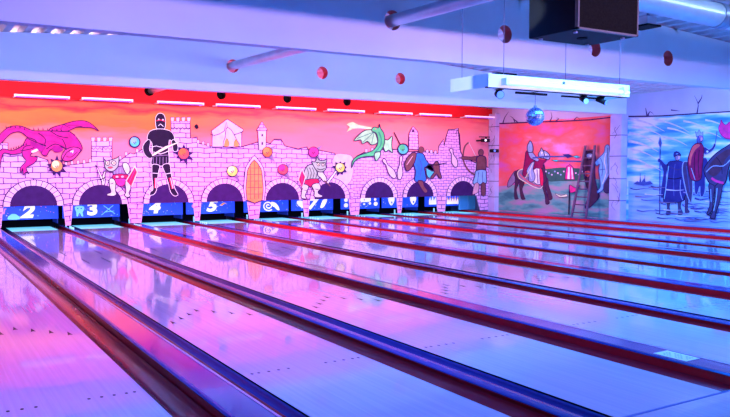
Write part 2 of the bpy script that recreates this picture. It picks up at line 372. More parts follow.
# ------------------------------------------------------------------ painting helper
def catmull(pts, n=4, closed=True):
    out = []; N = len(pts)
    rng = range(N) if closed else range(N-1)
    for i in rng:
        if closed: p0, p1, p2, p3 = pts[i-1], pts[i], pts[(i+1) % N], pts[(i+2) % N]
        else: p0, p1, p2, p3 = pts[max(0, i-1)], pts[i], pts[i+1], pts[min(N-1, i+2)]
        for k in range(n):
            t = k/n
            out.append(tuple(.5*((2*p1[j])+(-p0[j]+p2[j])*t+(2*p0[j]-5*p1[j]+4*p2[j]-p3[j])*t*t+(-p0[j]+3*p1[j]-3*p2[j]+p3[j])*t**3) for j in (0, 1)))
    if not closed: out.append(pts[-1])
    return out
class Paint:
    """flat paint on a wall: hair-thin layers in one mesh"""
    def __init__(s, wall, plane, base=0): s.wall = wall; s.plane = plane; s.lay = base; s.mb = MB()
    def pt(s, u, v, l):
        d = .0004*l
        if s.wall == 'back':
            x, z = on_back(u, v, s.plane); return (x, s.plane-d, z)
        y, z = on_side(u, v, s.plane); return (s.plane-d, y, z)
    def poly(s, pts, m, smooth=0, lay=None):
        if smooth: pts = catmull(pts, smooth)
        if lay is None: s.lay += 1; lay = s.lay
        s.mb.face([s.pt(u, v, lay) for u, v in pts], m)
        return s
    def line(s, pts, wd, m, smooth=0, closed=False, taper=False):
        if smooth: pts = catmull(pts, smooth, closed)
        if closed: pts = list(pts)+[pts[0]]
        s.lay += 1; n = len(pts); L = []; Rr = []
        for i, p in enumerate(pts):
            a = pts[max(0, i-1)]; c = pts[min(n-1, i+1)]
            dx, dy = c[0]-a[0], c[1]-a[1]; q = math.hypot(dx, dy) or 1; h = wd/2*(1-.85*i/(n-1) if taper else 1)
            L.append((p[0]-dy/q*h, p[1]+dx/q*h)); Rr.append((p[0]+dy/q*h, p[1]-dx/q*h))
        s.mb.grid([[s.pt(u, v, s.lay) for u, v in L], [s.pt(u, v, s.lay) for u, v in Rr]], m, False, False)
        return s
    def fig(s, pts, m, smooth=3, o=.95, om=None):       # outlined shape
        q = catmull(pts, smooth) if smooth else pts
        s.poly(q, m); s.line(q, o, om or P_line, 0, True); return s
    def disc(s, u, v, r, m, ry=None, n=22, o=0, om=None, ang=0):
        ry = ry or r; ca, sa = math.cos(ang), math.sin(ang)
        q = []
        for k in range(n):
            t = 2*math.pi*k/n; a, b_ = r*math.cos(t), ry*math.sin(t); q.append((u+a*ca-b_*sa, v+a*sa+b_*ca))
        s.poly(q, m)
        if o: s.line(q, o, om or P_line, 0, True)
        return s
    def star(s, u, v, r0, r1, n, m, seed=0):
        rn = random.Random(seed); q = []
        for k in range(2*n):
            t = math.pi*k/n+.2; r = (r1*rn.uniform(.8, 1.2)) if k % 2 else r0; q.append((u+r*math.cos(t), v+r*math.sin(t)))
        return s.poly(q, m)
    def part(s, name, parent, label=None):
        o = s.mb.build(name, parent, origin=s.mb.v[0]); fixw(o, s.wall)
        if label: o['label'] = label
        return o
def fixw(o, wall):      # all paint faces look into the room
    bm = bmesh.new(); bm.from_mesh(o.data); d = Vector((0, -1, 0)) if wall == 'back' else Vector((-1, 0, 0))
    bm.normal_update()
    bmesh.ops.reverse_faces(bm, faces=[f for f in bm.faces if f.normal.dot(d) < -.3 and f.normal.length > .5])
    bm.to_mesh(o.data); bm.free()

# ------------------------------------------------------------------ castle mural
mural = empty('castle_mural', (0, WY, .6), 'painted castle mural with sunset sky, arches, dragons and knights above the lane ends', 'mural')
b = MB(); b.box(-4.55, 14.80, WY, WY+.04, .605, 3.30, M_sky)
for n in range(0, 11):             # tapering legs of the board between the lanes
    c = (lane_x(n)+HW+lane_x(n+1)-HW)/2
    if n == 10: continue
    if c < -4.3: continue
    wt, wb = (.40, .27) if n % 2 else (.21, .10)
    b.prism([(c-wb/2, .085), (c+wb/2, .085), (c+wt/2, .605), (c-wt/2, .605)], WY, WY+.04, M_brick)
    for sx in (-1, 1):             # pale bevel stones on both edges
        b.prism([(c+sx*wb/2, .085), (c+sx*(wb/2+.012), .085), (c+sx*(wt/2+.012), .605), (c+sx*wt/2, .605)], WY-.004, WY+.04, P_ring)
b.prism([(14.20+.25, .085), (14.80, .085), (14.80, .605), (14.20+.08, .605)], WY, WY+.04, M_brick)
o = b.build('mural_board', mural, origin=(0, WY, .6)); o['label'] = 'board with a painted red and orange sunset'
fix_normals(o)

p = Paint('back', WY, 1)
BOT = lambda u: 206.3-(u)*.030 if u < 250 else 206.3-7.5-(u-250)*.0165
sil = [(-45, 150), (0, 143), (8, 143), (8, 152), (22, 152), (30, 158), (36, 156), (48, 160), (50, 171), (62, 166), (90, 162.5), (91.5, 161), (91.5, 141), (112, 141), (112, 163),
       (118, 162), (130, 153), (134, 154), (150, 145), (152, 146), (171, 146), (171, 121), (190, 121), (190.5, 138), (197, 137), (198, 143), (210, 146), (241, 147), (257, 142.3),
       (266, 142), (270, 143.7), (274, 139.4), (281, 139.4), (285, 146), (298, 149), (307, 147), (309, 151), (318, 150), (335, 153.4), (336, 172), (353, 172), (353, 163), (357, 156), (364, 152.5), (380, 151), (381, 149.5),
       (405, 149.5), (407, 152), (424, 151), (438, 153.4), (438.8, 146), (443.6, 139), (444, 146), (446, 137), (448.4, 129.4), (454.4, 129.4), (458, 128), (460.4, 151), (463, 157), (468, 159), (478, 164), (490, 168)]
SPL = [i for i, q in enumerate(sil) if q[0] == 353 and q[1] == 172][0]
botl = lambda a, c: [(u, on_bottom(u)) for u in (c, (a+c)/2, a)]
def on_bottom(u):                 # image row of the straight lower edge of the board
    x, y, z = ray(u, 200); s_ = (WY-CAM.y)/y; X = CAM.x+s_*x
    # solve z = .606 on the plane
    lo, hi = 180, 225
    for _ in range(30):
        mdl = (lo+hi)/2
        if on_back(u, mdl, WY)[1] > .606: lo = mdl
        else: hi = mdl
    return lo
u_end = 488
p.poly(sil[:SPL+1]+[(353, on_bottom(353)), (150, on_bottom(150)), (-45, on_bottom(-45))], M_brick)
p.lay -= 1
p.poly(sil[SPL:]+[(490, on_bottom(490)), (353, on_bottom(353))], M_brick_small)
p.line(sil, 1.0, P_line)
# lighter haze in front of the ruins
p.fig([(334, 156), (343, 154), (353, 158), (352, 178), (345, 186), (336, 184), (333, 170)], P_haze, 3, .3)
for u0, u1, v in ((91.5, 112, 141), (171, 190, 121)):           # battlements of the two big towers
    k = (u1-u0)/7
    for i in range(0, 7, 2):
        p.fig([(u0+i*k-.6, v-3.6), (u0+(i+1)*k+.6, v-3.6), (u0+(i+1)*k, v+.6), (u0+i*k, v+.6)], P_ring, 0, .6)
    p.line([(u0+i*(u1-u0)/10, v+6.5+(2 if i % 2 else 0)) for i in range(11)], .8, P_line)
for u, v in ((66, 163), (72, 162), (78, 161.5), (84, 161), (90, 160), (198, 141), (203, 142.5), (208, 144), (120, 157), (126, 153), (137, 150), (143, 147), (427, 150.6), (431, 151), (435, 151.6), (366, 150), (372, 149)):
    p.fig([(u-1.3, v-1), (u+1.3, v-1), (u+1.3, v+2.4), (u-1.3, v+2.4)], P_ring, 0, .5)
# gate house with peaked gable, slim turret, two thin ruined towers
p.fig([(211, 131), (227, 119), (243, 129.5), (241.5, 133), (241, 147), (212, 147), (212, 134)], P_ring, 0, .8)
p.line([(210, 134), (214, 135.5), (219, 134), (224, 131), (226, 122), (228, 131), (233, 135), (238, 133.5), (243, 131.5)], .8, P_line)
p.fig([(226, 128), (231, 130), (237, 141), (239, 146.5), (223, 146.5), (225, 137)], P_haze, 2, .7)
p.poly([(223.5, 146), (226, 138), (228.5, 141), (229, 146)], P_orange, 2); p.poly([(233, 146), (235, 139), (238, 143), (238.5, 146)], P_orange, 2)
p.line([(212, 147), (241, 147)], .9, P_line)
p.fig([(257.5, 130), (266, 130), (265.6, 150), (258.2, 150)], P_ring, 0, .8)
p.fig([(256, 130.5), (261.5, 121.5), (267.4, 130.5)], M_brick_small, 0, .8)
p.poly([(261, 134), (262.6, 134), (262.6, 136.5), (261, 136.5)], P_line); p.poly([(261, 142), (262.6, 142), (262.6, 145), (261, 145)], P_line)
p.fig([(408, 149), (408.5, 134), (410, 130.5), (412.5, 126.5), (415.5, 129.5), (417.5, 132), (418.2, 150)], M_brick_small, 0, .8)
p.disc(412.6, 131, 1.4, P_line)
p.line([(455, 134), (457, 130), (459, 134), (460, 150)], .8, P_line)
p.poly([(194, 126), (196.5, 124), (198.5, 127.5), (196.5, 129), (194.6, 128)], P_black, 2)
# arches
for n in range(1, 11):
    cx = lane_x(n); X0 = .60; zt = .98 if n < 9 else 1.14
    hgt = .47 if n < 9 else .50
    def arch_pts(rx, rz, k=26):
        q = []
        for i in range(k+1):
            t = math.pi*i/k; q.append((cx+rx*math.cos(t), WY, .606+rz*math.sin(t)))
        return q
    lay = p.lay+2
    for rx, rz, m in ((.715, .665, P_line), (.69, .645, P_ring), (.545, .515, P_line), (.52, .492, P_dark)):
        lay += 1
        p.mb.face([(x, WY-.0004*lay, z) for x, _, z in arch_pts(rx, rz)], m)
    lay += 1
    for i in range(1, 15):         # voussoir joints
        t = math.pi*i/15; dt = .009
        q = [(cx+r1*math.cos(t+s_*dt/(r1)), WY-.0004*lay, .606+r2*math.sin(t+s_*dt/(r1))) for r1, r2, s_ in ((.545, .515, -1), (.695, .65, -1), (.695, .65, 1), (.545, .515, 1))]
        p.mb.face(q, P_line)
p.lay += 9
# lattice window
p.fig([(244.6, 200), (244.2, 175), (246, 166), (250, 160), (253.8, 155.5), (258, 160), (262, 166), (264, 175), (263.8, 200)], P_ring, 2, .8)
p.fig([(246.4, 200), (246.4, 176), (248, 168), (253.8, 160), (260, 168), (261.8, 176), (261.8, 200)], P_orange, 2, .8)
for u in (250, 254, 258): p.line([(u, 199), (u, 166 if u != 254 else 161)], .6, P_brown)
for v in (168, 174.5, 181, 187.5, 194): p.line([(247, v), (261.5, v)], .6, P_brown)
p.part('castle_painting', mural, 'pink brick castle with dark arches and an orange lattice window')

LAY = p.lay+1
def fig_part(name, label, fn, wall='back', plane=WY, parent=None, base=None):
    q = Paint(wall, plane, LAY if base is None else base); fn(q); return q.part(name, parent or mural, label)

def f(q):      # pink dragon on the left
    q.fig([(50, 128.6), (63, 124.3), (76, 121), (88, 122), (98.5, 131), (92, 128), (84, 127.5), (76, 127.5), (68, 131), (60, 134), (50, 133)], P_mag)
    q.line([(56, 130), (66, 126.5), (76, 124), (88, 125)], .7, P_magd, 3)
    q.fig([(-2, 137), (8, 127.5), (20, 126), (32, 130.5), (42, 131), (52, 131), (62, 131.5), (70, 132), (78, 140), (82, 148), (79, 153), (72, 160), (64, 161), (61, 157), (66, 150), (60, 147), (50, 150), (46, 156), (41, 153), (45, 146), (36, 144), (28, 138), (20, 132), (10, 134), (0, 144)], P_mag)
    q.fig([(27, 138), (36, 141), (32, 146), (22, 152.5), (12, 154.5), (4, 153), (1, 160), (-1, 172), (-4, 171), (-3, 156), (2, 149), (12, 150.5), (22, 146)], P_mag)
    q.fig([(26, 146), (40, 145), (34, 151), (30, 156), (37, 157.5), (34, 163), (26, 168), (29, 174), (26, 172), (23, 175), (22.5, 168), (21, 173), (20, 168), (26, 161), (23, 157), (22, 151)], P_mag)
    q.poly([(31, 151), (38, 148), (42, 145), (40, 149), (33, 153)], P_white, 2)
    q.fig([(65, 150), (73, 147), (80, 149), (79, 153), (72, 160), (64, 161), (61, 157)], P_magl)
    q.line([(68, 134), (72, 139), (76, 140), (74, 134)], .8, P_magd, 3)
    q.line([(70, 152), (73, 150.5), (72, 153)], 1, P_white, 2); q.line([(66, 156.5), (71, 157), (77, 152)], .7, P_line, 2)
    q.line([(8, 130), (20, 128.5), (32, 133), (44, 135), (54, 136), (62, 140)], .8, P_magd, 3)
    q.line([(42, 144), (50, 141), (58, 143), (64, 147)], .8, P_magd, 3)
    for pts in ([(62, 139), (65, 145), (66, 150)], [(38, 133), (45, 139), (44, 146)], [(46, 149), (55, 144), (64, 148)], [(28, 139), (37, 142.6), (46, 146)], [(20, 151), (30, 149), (38, 146)], [(50, 131), (58, 136), (68, 138)], [(62, 160), (66, 153), (72, 149)]):
        q.line(pts, .9, P_line, 3)
    q.poly([(30, 141), (38, 144), (45, 147), (41, 152), (37, 149), (31, 146)], P_magd, 2); q.poly([(52, 147), (58, 146), (63, 149), (60, 152), (54, 152)], P_magd, 2)
    for e in ((60, 130), (70, 128), (82, 126.6)): q.line([(63, 124.6), e], .5, P_line)
    for i in range(13):
        u = 6+i*4.6; v = 127.6+(.4 if i < 4 else 2.4)+max(0, i-8)*.3
        q.poly([(u-.7, v), (u+.8, v), (u-.5, v-2.6)], P_line)
    for i in range(7): q.poly([(10+i*2.5, 150.2-i*.8), (11.6+i*2.5, 149.8-i*.8), (11+i*2.5, 147.4-i*.8)], P_line)
fig_part('painted_magenta_dragon', 'magenta dragon painted at the left', f)
BALLS = [((56.5, 166), 6.0, P_orange, P_flame, 'yellow orange'), ((134.3, 142), 5.0, P_teal, P_bluel, 'teal'), ((183.2, 153.7), 5.6, P_ballr, P_oran, 'coral red'), ((231.8, 171), 5.5, P_yel, P_flame, 'yellow'),
         ((266.8, 152), 5.0, P_oran, P_orange, 'orange'), ((313, 152.2), 5.2, P_ballm, P_magl, 'magenta'), ((282.4, 169.5), 5.2, P_ballr, P_magl, 'rose red'), ((339.6, 167.6), 4.8, P_yel, P_flame, 'pale yellow'), ((402.4, 149.3), 5.0, P_teal, P_green, 'green')]
for i, ((u, v), r, m1, m2, nm) in enumerate(BALLS):
    def f(q):
        if nm in ('yellow orange', 'coral red', 'pale yellow'): q.star(u, v+.5, r*1.05, r*1.75, 9, P_dark, i)
        elif nm in ('yellow', 'orange', 'rose red', 'magenta'): q.poly([(u-3, v-2), (u+9, v-7), (u+4, v), (u+7.5, v+10), (u, v+4)], P_greyp); 
        else: q.disc(u, v, r+1, P_dark)
        if nm == 'green': q.line([(u-3, v-5), (u-6, v-11), (u-9, v-17)], 1.0, P_black, 2)
        q.disc(u, v, r, m1, o=.8); q.disc(u-.4*r*.5, v-.3*r, r*.62, m2)
        for a, c in ((-.9, .6), (.9, .2), (0, 1.6)): q.disc(u+a, v+c, .6, P_line, n=8)
    fig_part('painted_ball', nm+' bowling ball painted on the castle', f)
def goblin(q):
    q.fig([(113, 168), (118, 166.5), (124, 166), (126, 172), (124, 177), (114, 177)], P_greyp)
    for k in range(3): q.line([(114+k*3, 168.5), (113.6+k*3.2, 175)], .6, P_steel)
    q.fig([(122, 164), (126, 162.5), (129, 166), (129.6, 171), (127, 174.5), (124, 171)], P_pale)
    q.fig([(103.6, 159.5), (106, 161), (110, 160), (116, 158), (118.6, 156.6), (118.4, 162), (117.4, 167), (113, 171), (108, 171), (104.4, 167)], P_grey)
    for u in (107.2, 113.4): q.disc(u, 163, 2.2, P_cream, o=.8); q.disc(u+.2, 163, .8, P_black, n=8)
    q.fig([(107.4, 167.4), (110, 166.6), (112.6, 167.4), (110, 168.6)], P_ballr, 2, .4); q.disc(110.3, 165, .9, P_pink, n=8)
    q.fig([(113, 174.6), (126.5, 174.4), (127, 179), (113.6, 179.4)], P_red, 2); q.disc(116.6, 176.8, 1.5, P_haze, 1, n=10); q.disc(122, 176.6, 1.5, P_haze, 1, n=10)
    q.fig([(114, 179), (126, 178.6), (124.6, 184.6), (120, 186.6), (116, 184)], P_hotpink, 2)
    q.fig([(109, 179), (113, 178.6), (115.4, 183), (115, 190), (116, 194), (113, 196), (107, 195.6), (107, 193.6), (110.6, 192), (109, 186)], P_pale)
    q.line([(110, 184), (113, 183)], .6, P_line); q.line([(111, 186), (112, 192)], .6, P_grey)
    q.fig([(124.6, 182), (129, 182), (130.4, 188), (128.6, 192.6), (130, 196), (126.6, 197.4), (124, 195), (125.4, 191)], P_pale)
    q.fig([(105.6, 171), (104.6, 176), (104.8, 183), (102.6, 185.6), (101, 183), (101.6, 177), (103.4, 172)], P_pale)
    q.fig([(95, 165), (97.6, 168), (103.4, 181), (101.6, 182)], P_white, 0, .7); q.line([(99.6, 180), (104.6, 177.4)], 1.1, P_black)
    q.fig([(134.3, 166), (136.9, 172.4), (131, 186.6), (125.6, 181)], P_red, 0, 1.1, P_pale); q.line([(134.6, 169.5), (128.6, 182.6)], .6, P_hotpink)
fig_part('painted_goblin', 'goblin with sword and red shield above sign 3', goblin)
def f(q):      # black knight
    wo = P_white
    q.fig([(156, 128), (155, 119), (157, 114.5), (160, 113.2), (163.5, 115), (165, 120), (164.4, 128.5), (160, 130)], P_black, 3, .5, wo)
    q.line([(156, 121), (160, 120), (165, 121.5)], .8, P_red, 2); q.line([(158, 126), (160, 124), (163, 126.5)], .6, wo)
    q.disc(158.2, 119.4, .8, wo, n=8); q.disc(162.4, 119.8, .8, wo, n=8)
    q.fig([(147, 136), (150, 131), (157, 129), (165, 129.5), (171, 132), (174, 137.5), (172, 142), (169, 140), (168, 150), (168.5, 156), (168, 164), (161, 166), (151, 164.5), (152, 156), (152, 148), (151, 142), (147.5, 141)], P_black, 3, .5, wo)
    q.fig([(147, 140), (150, 141), (149, 149), (150.5, 154), (151.5, 157.5), (148, 158), (143.5, 153), (142.5, 146)], P_black, 3, .45, wo)
    q.fig([(171, 141), (174, 140), (177.5, 146), (176.5, 151), (173, 151), (172, 146)], P_black, 3, .45, wo)
    q.line([(153, 152), (160, 154), (168, 151)], .7, wo, 2); q.line([(153, 156), (168, 155)], .6, P_greyp); q.line([(152, 147), (156, 146), (162, 147.5), (168, 146)], .6, wo, 2)
    for k in range(5): q.line([(153+k*3.2, 157), (152.6+k*3.3, 164.5)], .5, P_greyp)
    q.fig([(151, 154.5), (164, 146.5), (182, 140.5), (165, 149.5), (152, 156.5)], P_cream, 0, .5)
    q.line([(148.5, 151), (152.5, 158)], 1.1, P_black)
    q.fig([(152, 164.5), (159, 165.5), (158, 172), (157, 180), (156, 190), (153, 194.5), (149, 195), (150, 191.5), (152.5, 189), (151.5, 178), (151.5, 171)], P_black, 3, .5, wo)
    q.poly([(154, 178), (157, 178), (156.4, 188), (154, 188)], P_red); q.line([(155.6, 178), (155.2, 188)], .8, wo)
    q.fig([(162, 165.5), (169, 164), (170.5, 173), (172.5, 182), (174.6, 189), (177.5, 194.5), (174, 196), (170, 192), (168, 184), (165, 174)], P_black, 3, .5, wo)
    q.poly([(168, 178), (171.4, 177.6), (173.4, 188), (171, 189)], P_red); q.line([(170, 178), (172.4, 188.4)], .8, wo)
    q.line([(152, 173), (158, 173.5)], .6, wo); q.line([(165, 174), (170.5, 173)], .6, wo)
fig_part('painted_black_knight', 'black knight with sword above sign 4', f)
def f(q):      # second goblin
    q.fig([(305, 168), (309, 164.6), (314, 165), (317, 170), (320, 174), (318, 179), (311, 181), (305, 180), (303.4, 174)], P_grey)
    for k in range(4): q.line([(306+k*2.8, 167.5), (308+k*2.8, 173), (306.4+k*2.8, 179)], .6, P_black, 2)
    q.fig([(318, 170), (322, 172), (325, 176), (326.4, 180.6), (323.4, 182), (320, 178), (317, 175)], P_pale)
    q.fig([(311, 161.5), (313.6, 162), (315.4, 160), (316, 156.8), (318.6, 160), (322, 160.6), (326.6, 159.6), (325, 163.6), (325.6, 168), (322.6, 171.6), (317.6, 171.6), (314, 168)], P_grey)
    q.disc(317.8, 164.4, 1.5, P_cream, o=.6, n=12); q.disc(322.2, 164.8, 1.4, P_cream, o=.6, n=12); q.disc(318, 164.6, .6, P_black, n=8); q.disc(322.2, 165, .6, P_black, n=8)
    q.line([(316.6, 168.6), (320, 169.8), (324, 168.4)], .8, P_black, 2); q.line([(315, 162.4), (319, 163), (324.4, 162.6)], .8, P_black)
    q.fig([(304.6, 180), (317, 179), (318, 184.6), (312, 187), (305, 185.4)], P_red, 2)
    q.fig([(303, 184), (308, 186), (306.4, 191), (304.6, 196), (306.4, 198.6), (301, 198.4), (300.4, 194), (301.4, 189)], P_pale)
    q.fig([(311, 185), (318, 183), (320, 188), (317.4, 191.6), (318.6, 194), (322, 195.6), (320, 197.4), (313.6, 196.8), (313.4, 191)], P_pale)
    q.line([(303, 190), (306, 190.6)], .6, P_line); q.line([(314, 189), (318, 189.4)], .6, P_line)
    q.fig([(301, 168.4), (304.8, 177), (301.6, 187.6), (297.6, 180)], P_red, 0, 1, P_pale); q.line([(301, 171), (301.4, 185)], .6, P_hotpink)
    q.fig([(325.5, 182.5), (334.7, 170.5), (336, 172), (327.5, 184)], P_white, 0, .6); q.line([(323.5, 180.5), (329.5, 186)], 1, P_brown)
fig_part('painted_goblin', 'goblin with red shield above sign 7', f)
def f(q):      # green dragon
    q.poly([(346, 124.5), (352, 122), (358, 125), (371, 127.5), (369, 129.5), (360, 128.5), (352, 129), (346, 132), (349, 127)], P_flame, 2)
    q.poly([(348, 126), (356, 126), (368, 128.4), (354, 128)], P_white, 2)
    q.fig([(373, 131), (364, 130.5), (356, 137), (353.5, 141), (360, 140), (362, 144), (367, 141.5), (371, 145), (377, 142)], P_greenl)
    for e in ((356.5, 138.5), (362, 142.5), (371, 143.5)): q.line([(373.5, 132), e], .6, P_greend)
    q.fig([(382, 139), (387, 140), (391.6, 136), (391, 145), (392, 153), (388, 150), (385, 152), (382.5, 147)], P_greenl)
    q.fig([(371, 129), (374, 127), (378, 128), (378.5, 124), (380, 128.5), (383, 133), (384, 140), (382.5, 147), (378.5, 152.5), (373, 156), (366, 156.5), (358, 158.5), (353, 163), (351, 168), (351.4, 161.5), (356, 156.5), (364, 153.5), (372, 150.5), (376.5, 145), (377, 138), (375, 133), (371.5, 131.5)], P_green)
    q.line([(378, 132), (380.5, 139), (379.5, 146), (374, 152.5)], 1.2, P_greend, 3)
    q.fig([(374, 153), (379.5, 152), (379, 157), (375.6, 161), (374, 158)], P_greenl)
    q.disc(375, 129, .6, P_red, n=8)
fig_part('painted_green_dragon', 'green dragon breathing fire', f)
for (a, c, w_) in (((382.5, 159), (394.5, 178), 6.4), ((400.6, 156), (398.8, 179.5), 5.6), ((450, 148.5), (455.4, 167), 6.2)):
    def f(q):
        ax, ay = a; bx, by = c; L_ = math.hypot(bx-ax, by-ay); dx, dy = (bx-ax)/L_, (by-ay)/L_; nx, ny = -dy, dx
        pr = [(0, .10), (.03, .22), (.12, .27), (.24, .17), (.32, .16), (.5, .34), (.68, .5), (.85, .42), (.97, .26), (1, .12)]
        q.fig([(ax+dx*t*L_+nx*h*w_, ay+dy*t*L_+ny*h*w_) for t, h in pr]+[(ax+dx*t*L_-nx*h*w_, ay+dy*t*L_-ny*h*w_) for t, h in pr[::-1]], P_haze, 2, .8)
    fig_part('painted_pin', 'pale bowling pin painted on the brick', f)
def f(q):      # man in blue with round shield
    q.fig([(417, 153), (422.5, 154), (426, 161), (431, 166), (433.5, 170), (431, 171), (424, 167), (425, 175), (425, 181), (418, 182.5), (413.6, 180), (415, 172), (412.6, 163), (413, 156)], P_blue)
    q.disc(420.6, 149.8, 2.8, P_brown, 3.2, o=.5)
    q.fig([(404, 163), (407, 157), (412, 152.6), (415.5, 154), (414, 162), (410, 169), (406.5, 171), (404.5, 168)], P_brown); q.line([(406, 165), (412, 156)], .8, P_pink)
    q.fig([(417, 181), (422, 181), (423.6, 186), (427, 191), (424, 193), (419.6, 187)], P_brown)
    q.line([(418, 158), (421, 166), (419, 178)], .7, P_bluedk, 2)
fig_part('painted_man_in_blue', 'man in blue tunic with brown shield', f)
def f(q):
    q.fig([(426, 166), (430.5, 165), (433.5, 170), (432, 177), (428, 178), (425.5, 173)], P_teal)
    q.fig([(432, 166), (436, 161), (438.5, 165), (439, 171), (441, 177.5), (438.5, 178), (436, 174), (432, 178.5), (430, 177), (433.5, 172)], P_brown)
    q.line([(427, 164.6), (436, 165), (445.5, 163)], 1, P_black)
fig_part('painted_small_goblin', 'small brown goblin with spear and teal shield', f)
def f(q):      # archer
    q.line([(468, 142.5), (464.4, 146), (462.6, 153), (462.8, 160), (465, 166), (469, 171.5), (473.8, 174.5)], 1.4, P_brown, 3)
    q.line([(468, 142.5), (476, 158), (473.8, 174.5)], .4, P_white)
    q.line([(458, 157.6), (477, 157.8)], .7, P_black); q.fig([(461.6, 156.4), (470, 157), (478, 156), (478.5, 160.5), (470, 160), (461.6, 159.6)], P_brown, 2, .5)
    q.disc(480.2, 152.6, 2.6, P_brown, 3.4, o=.5)
    q.fig([(476.5, 156.5), (484, 156.5), (485.5, 163), (484, 171), (476, 171.5), (475.8, 164)], P_brown)
    q.fig([(475.4, 170.5), (484.6, 170), (485.4, 176), (485, 183.5), (472.6, 184), (474, 176)], P_bluel); q.line([(478, 172), (476.5, 183)], .6, P_bluedk); q.line([(481.6, 172), (481.6, 183)], .6, P_bluedk)
    q.fig([(474, 183.5), (478, 183.5), (477.4, 192), (472.6, 194.4), (471.6, 193)], P_pink, 2, .6); q.fig([(480.4, 183.5), (484.4, 183.5), (484.6, 195), (480.6, 195)], P_brown, 2, .6)
fig_part('painted_archer', 'archer in blue skirt drawing a bow', f)

# ------------------------------------------------------------------ side murals (painted on the wall parallel to the lanes)
sm = empty('jousting_mural', (XW, 14.4, 0), 'painted jousting scene with red sky on the side wall, left of the stone pilaster', 'mural')
sx = XW-.012
b = MB(); b.box(sx, XW-.001, 11.80, 16.80, .08, 3.10, M_sky2); b.build('mural_board', sm, origin=(sx, 14.4, 0))
def f(q):
    q.poly([(495.5, 124), (560, 121), (612, 116), (612, 200), (496, 200)], M_sky2); q.lay += 1
    q.poly([(495.5, 186.5), (520, 184.5), (555, 180), (612, 179), (618, 219), (495.5, 209.8)], M_grass)
    q.line([(484, 123.6), (505, 123.4), (530, 122.2), (560, 121.4), (590, 119.8), (612, 117.2)], 1.2, P_line)
    for pts in ([(503, 123), (505, 117), (509, 111.5)], [(515, 122), (513, 118), (510, 116)], [(517.5, 122), (514, 119)], [(550, 121), (552, 117), (551, 112)], [(556, 121), (559, 118.5), (556, 118)], [(574, 120.6), (577, 117), (580, 119.6)]):
        q.line(pts, 1.2, P_branch, 2, taper=True)
fig_part('painted_landscape', 'red sky over a teal meadow', f, 'side', sx, sm, 1)
def f(q):
    q.poly([(540, 171), (547, 169), (562, 167.5), (580, 168.5), (584, 170), (584, 180), (560, 181), (546, 181)], P_grn, 2)
    for k in range(14): q.disc(546+k*3, 171.5+(k % 3)*1.6, .9, P_steel if k % 2 else P_haze, n=8)
    q.fig([(565, 179.5), (566.5, 167), (570, 164.5), (573, 167), (575, 179.5)], P_hotpink, 0, .6)
    q.poly([(567.6, 179), (568.4, 167), (570, 167), (570, 179)], P_white); q.poly([(572, 179), (571.6, 167.6), (572.6, 168), (573.6, 179)], P_white)
fig_part('painted_tent', 'striped tent and crowd', f, 'side', sx, sm, 12)
